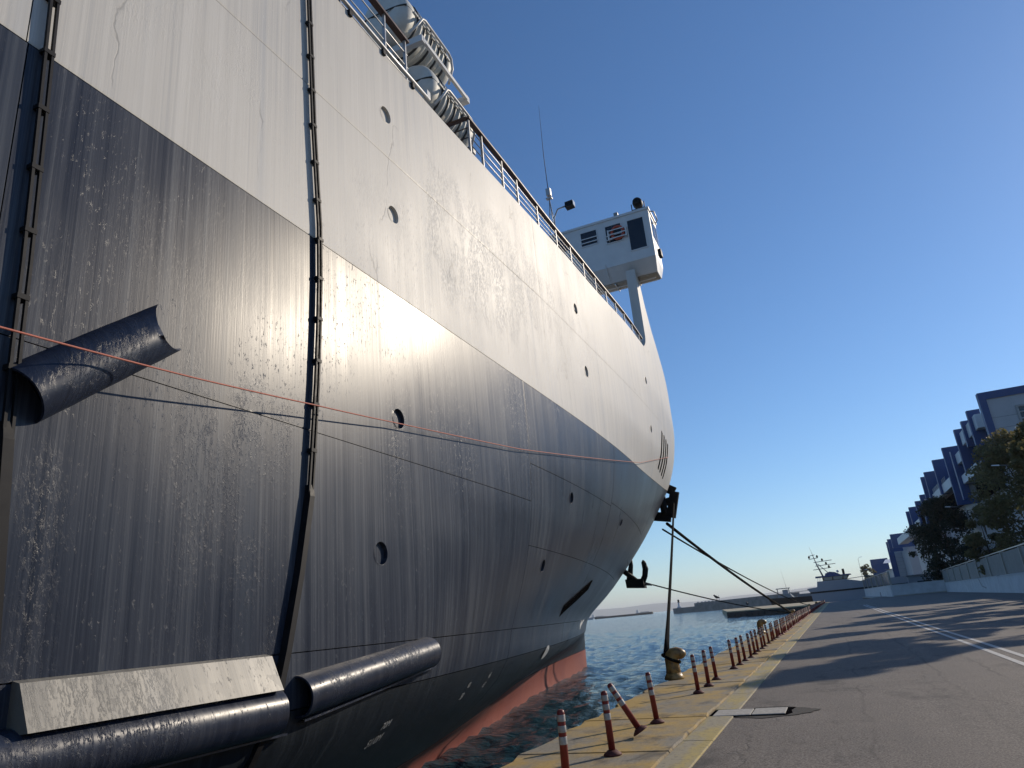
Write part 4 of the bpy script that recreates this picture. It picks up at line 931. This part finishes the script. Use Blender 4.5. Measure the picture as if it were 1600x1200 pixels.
def office(name, loc, label): return thing(name, loc, label, 'building', 'blue and grey stepped office buildings')
def bpart(m, n, mat, root, par=None): return m.build(n, mat, par or root, off=tuple(root.location))
def block_face(root, x0, x1, y, z0, z1, depth, wins, bt=1.3, bl=1.0, bb=0.0, windows=True):
    D = min(1.2, depth)
    bpart(MB().box((x0 + bl, y, z0 + bb), (x1, y + D, z1 - bt)), 'cladding_panel', M['greyclad'], root)
    if depth > D: bpart(MB().box((x0 + 3.6, y + D, z0), (x1, y + depth, z1 - .5)), 'cladding_block', M['paleclad'], root)
    bpart(MB().box((x0 - .1, y - .25, z1 - bt), (x1, y + D, z1)), 'roof_band', M['blueclad'], root)
    bpart(MB().box((x0 - .1, y - .25, z0), (x0 + bl, y + D, z1 - bt)), 'corner_fin', M['blueclad'], root)
    if bb: bpart(MB().box((x0 + bl, y - .05, z0), (x1, y + D, z0 + bb)), 'base_band', M['greyclad'], root)
    h = z1 - z0 - bt
    for k in range(1, int(h / 1.9)):          # joints of the cladding panels, standing proud as thin ribs
        z = z0 + k * 1.9
        bpart(MB().box((x0 + bl + .05, y - .03, z - .04), (wins[0][0] - .3 if wins else x1, y + .01, z + .04)), 'panel_joint', M['lamp'], root)
    for (wx0, wx1, wz0, wz1) in wins:
        f = MB(); t = .35
        f.box((wx0 - t, y - .25, wz0 - t), (wx0, y + .02, wz1 + t)); f.box((wx0, y - .25, wz1), (wx1, y + .02, wz1 + t)); f.box((wx1, y - .25, wz0 - t), (wx1 + t, y + .02, wz1 + t)); f.box((wx0, y - .25, wz0 - t), (wx1, y + .02, wz0))
        wo_ = bpart(f, 'window', M['louver'], root); bpart(MB().box((wx0, y - .06, wz0), (wx1, y - .02, wz1)), 'pane', M['bglass'], root, wo_)
        z = wz0 + .6
        while z < wz1: 
            bpart(MB().box((wx0, y - .2, z), (wx1, y - .08, z + .22)), 'louvre', M['louver'], root, wo_); z += 1.15
def fin(root, y, z0, z1, w, x=30.0, d=1.1): return bpart(MB().box((x, y, z0), (x + w, y + d, z1)), 'facade_fin', M['blueclad'], root)
A_ = office('office_building', (45, 170, 0), 'tallest blue and grey stepped building, nearest to the camera behind the tree')
block_face(A_, 30, 62, 143, 20.5, 32.8, 9, [(35.2, 44, 20.8, 29.3), (46, 58, 20.8, 29.3)])
block_face(A_, 34, 62, 143.4, 0, 20.4, 8, [(38, 58, 3, 18.5)], bt=.4)
bpart(MB().box((34.5, 152.2, 0), (62, 246, 31.0)), 'main_wall', M['greyclad'], A_)
for y, z0, z1, w_ in ((155.5, 21, 32.6, 2.2), (163, 27, 32.2, 1.6), (172.2, 23, 32.4, 4.4), (192.3, 18.6, 32.2, 4.4), (211, 23.5, 32.4, 4.4), (231, 22, 32.3, 4.4), (240, 22, 32.2, 1.6)): fin(A_, y, z0, z1, w_)
block_face(A_, 30, 41, 182.6, 18.8, 29.6, 6, [(36.6, 40.4, 20.6, 27.0)], 1.2, 1.5, 1.4)
for y0, y1, z0, z1 in ((153, 171, 28.6, 31.2), (173.5, 182.4, 26.4, 28.6), (193.6, 246, 23.6, 25.8), (164, 182, 22.0, 23.8)):
    b_ = bpart(MB().box((30.6, y0, z0), (34.5, y1, z1)), 'balcony_parapet', M['paleclad'], A_)
    bpart(MB().box((32.6, y0 + .3, z0 - 3.4), (34.4, y1 - .3, z0 - .2)), 'balcony_shade_box', M['pit'], A_)  # solid black box: shade under the balcony put into colour
rl_ = MB()
for k in range(4): rl_.tube([(30.8, 205, 26.1 + .3 * k), (30.8, 230, 26.1 + .3 * k)], .06, 5)
for y in np.arange(205, 230.1, 3): rl_.bar((30.8, y, 25.7), (30.8, y, 27.1), .08)
bpart(rl_, 'balcony_railing', M['railgrey'], A_)
B_ = office('office_building', (45, 300, 0), 'second blue stepped building with a long pale parapet behind the dark tree')
block_face(B_, 30, 42, 252, 14, 28.4, 6, [], 1.4, .8)
bpart(MB().box((34.5, 252.5, 0), (60, 345, 27)), 'main_wall', M['greyclad'], B_)
for y, z0, z1, w_ in ((268, 19, 28.3, 4.4), (290, 21, 28.7, 4.4), (302, 22, 28.4, 2.5)): fin(B_, y, z0, z1, w_, 30, 1.4)
bpart(MB().box((30.6, 268, 20.5), (34.5, 372, 23.2)), 'balcony_parapet', M['paleclad'], B_)
C_ = office('office_building', (45, 430, 0), 'low far blue and grey building end where the road closes')
block_face(C_, 30, 46, 432, 0, 25.6, 10, [(37, 44, 3, 20)], 3.6, 2.6)
fin(C_, 396, 20.5, 27.0, 7, 30, 2.2); fin(C_, 412, 19.5, 25.8, 6, 29.4, 2.2)
bpart(MB().box((36, 398, 0), (60, 431, 20)), 'main_wall', M['greyclad'], C_)
D_ = office('office_building', (45, 640, 0), 'farthest blue block with a pale curved canopy beside it')
bpart(MB().box((30, 632, 0), (42, 640, 25)), 'wall', M['blueclad'], D_)
cn = MB(); P = []
for k in range(9): P.append([(34 + k * .9, 560 + 8 * k, 19 + 4.2 * math.sin(k / 8 * math.pi * .55)), (46, 560 + 8 * k, 19 + 4.2 * math.sin(k / 8 * math.pi * .55)), (46, 560 + 8 * k, 15), (34 + k * .9, 560 + 8 * k, 15)])
cn.grid(P); bpart(cn, 'canopy', M['paleclad'], D_); bpart(MB().box((38, 470, 0), (60, 620, 15)), 'main_wall', M['greyclad'], D_)
shed = thing('gate_shed', (23, 228, 0), 'low dim gatehouse glimpsed under the dark tree', 'gatehouse')
MB().box((-4, 0, 0), (9, 4, 4.6)).build('wall', M['greyclad'], shed); MB().box((-4.4, -.5, 4.6), (9.4, 4.4, 4.9)).build('roof', M['lamp'], shed); MB().box((-2, -.05, .8), (1.5, .0, 3.2)).build('window', M['bglass'], shed); MB().box((2.2, -.06, 0), (6.5, .0, 3.4)).build('gate', M['soffit'], shed)

def tree(loc, h, crown, label, leaf='leaf', n=9000, seed=1, group=None, size=.34, trunk_r=.35, clumps=60, base=.3, droop=.0):
    r = random.Random(seed); root = thing('tree', loc, label, 'tree', group)
    t = MB(); bend = [(0, 0, 0), (r.uniform(-.3, .3), r.uniform(-.3, .3), h * .25), (r.uniform(-.5, .5), r.uniform(-.5, .5), h * .5), (r.uniform(-.6, .6), r.uniform(-.6, .6), h * .85)]
    t.tube(bend, [trunk_r, trunk_r * .8, trunk_r * .55, trunk_r * .15], 9); cl = []
    for k in range(clumps):
        z = base + (1 - base) * r.random() ** .85; a = r.uniform(0, 2 * math.pi)
        prof = math.sin(min(1, (z - base) / (1 - base) * .86 + .14) * math.pi) ** .6
        rad = crown * prof * math.sqrt(r.uniform(.15, 1)) * r.uniform(.75, 1.12)
        cl.append(Vector((math.cos(a) * rad, math.sin(a) * rad, h * z)))
    for c in cl[::3]:
        z0 = c.z - r.uniform(.12, .3) * h; z0 = max(h * .18, z0); t.tube([(0, 0, z0), c * .5 + Vector((0, 0, z0 * .5 + .2)) - Vector((0, 0, 0)), c], [trunk_r * .3, trunk_r * .18, .03], 5, False)
    t.build('trunk', M['bark'], root)
    rg = np.random.default_rng(seed); C = np.array([tuple(c) for c in cl]); w = rg.uniform(.5, 1.3, len(C)); idx = rg.choice(len(C), n, p=w / w.sum()); sc = crown * .27
    d = rg.normal(size=(n, 3)); d /= np.linalg.norm(d, axis=1, keepdims=True); rad = sc * w[idx] * rg.uniform(.25, 1.05, n) ** .6
    P = C[idx] + d * rad[:, None] * np.array([1, 1, .72]); a = rg.normal(size=(n, 3)); a /= np.linalg.norm(a, axis=1, keepdims=True); b = np.cross(a, rg.normal(size=(n, 3))); b /= np.linalg.norm(b, axis=1, keepdims=True)
    s = size * rg.uniform(.5, 1.3, n)[:, None]; V = np.stack([P - a * s * .5, P + b * s * .35, P + a * s * .6, P - b * s * .35], 1).reshape(-1, 3)
    me = bpy.data.meshes.new('crown'); me.from_pydata(V.tolist(), [], np.arange(4 * n).reshape(-1, 4).tolist()); me.materials.append(M[leaf]); me.update()
    o = bpy.data.objects.new('crown', me); col.objects.link(o); o.parent = root; return root
tree((27.5, 122, 0), 21.5, 7.2, 'big olive green tree in front of the nearest building, behind the grey fence', 'leaf', 19000, 3, 'trees behind the white wall', .40, .4, 74, .2)
tree((31.5, 117, 0), 20, 6.5, 'olive green tree cut by the right picture edge', 'leaf', 16000, 4, 'trees behind the white wall', .42, .4, 70, .2)
tree((22.6, 128, 0), 12, 3.6, 'smaller thin tree in front of the big olive green one, against the fence', 'leaf', 8000, 8, 'trees behind the white wall', .36, .2, 40, .25)
tree((27.6, 207, 0), 21.5, 7.6, 'dense dark round tree overhanging the white wall corner', 'leafdark', 24000, 5, 'trees behind the white wall', .5, .45, 110, .14)
tree((19.0, 470, 0), 16, 5, 'small distant tree beside the far blue block', 'leaf', 3000, 6, 'trees behind the white wall', .7, .3, 30, .2)
# roadside trees just out of the picture on the right: their shadows stripe the road
for k, (x, y, h, cr, lab) in enumerate(((17.3, 44, 15.5, 2.6, 'slim young'), (18.2, 52, 16, 2.8, 'second slim'), (19.2, 62, 16.5, 2.6, 'broader'), (20.4, 73, 17, 3.0, 'tall full'), (21.6, 86, 16, 3.2, 'last bushy'))):
    tree((x, y, 0), h, cr, lab + ' roadside tree behind the white wall, right of the picture, shading the road', 'leaf', 7000, 20 + k, 'roadside trees shading the road', .5, .22, 46, .3)
def street_lamp(x, y, h, arm, label, simple_=False):
    o = thing('street_lamp', (x, y, 0), label, 'street lamp', 'street lamps by the road')
    MB().tube([(0, 0, 0), (0, 0, h)], [.11, .06], 8).build('pole', M['lamp'], o); MB().tube([(0, 0, h), (arm * .5, 0, h + .35), (arm, 0, h + .55)], .05, 6).build('arm', M['lamp'], o)
    s = 1 if arm > 0 else -1
    MB().hexa([(arm - .1 * s, -.16, h + .45), (arm + .85 * s, -.14, h + .6), (arm + .85 * s, .14, h + .6), (arm - .1 * s, .16, h + .45), (arm - .1 * s, -.12, h + .62), (arm + .8 * s, -.1, h + .72), (arm + .8 * s, .1, h + .72), (arm - .1 * s, .12, h + .62)]).build('lamp_head', M['lensglass'], o)
street_lamp(27.4, 118, 16.2, -2.8, 'street lamp whose arm reaches out in front of the big olive tree')
street_lamp(27.3, 168, 15.8, -2.6, 'street lamp whose arm reaches out above the dark round tree')
street_lamp(11.0, 322, 14.4, .8, 'tall thin street lamp right of the yacht')
street_lamp(14.8, 330, 9.6, -1.2, 'short street lamp by the far blue block')
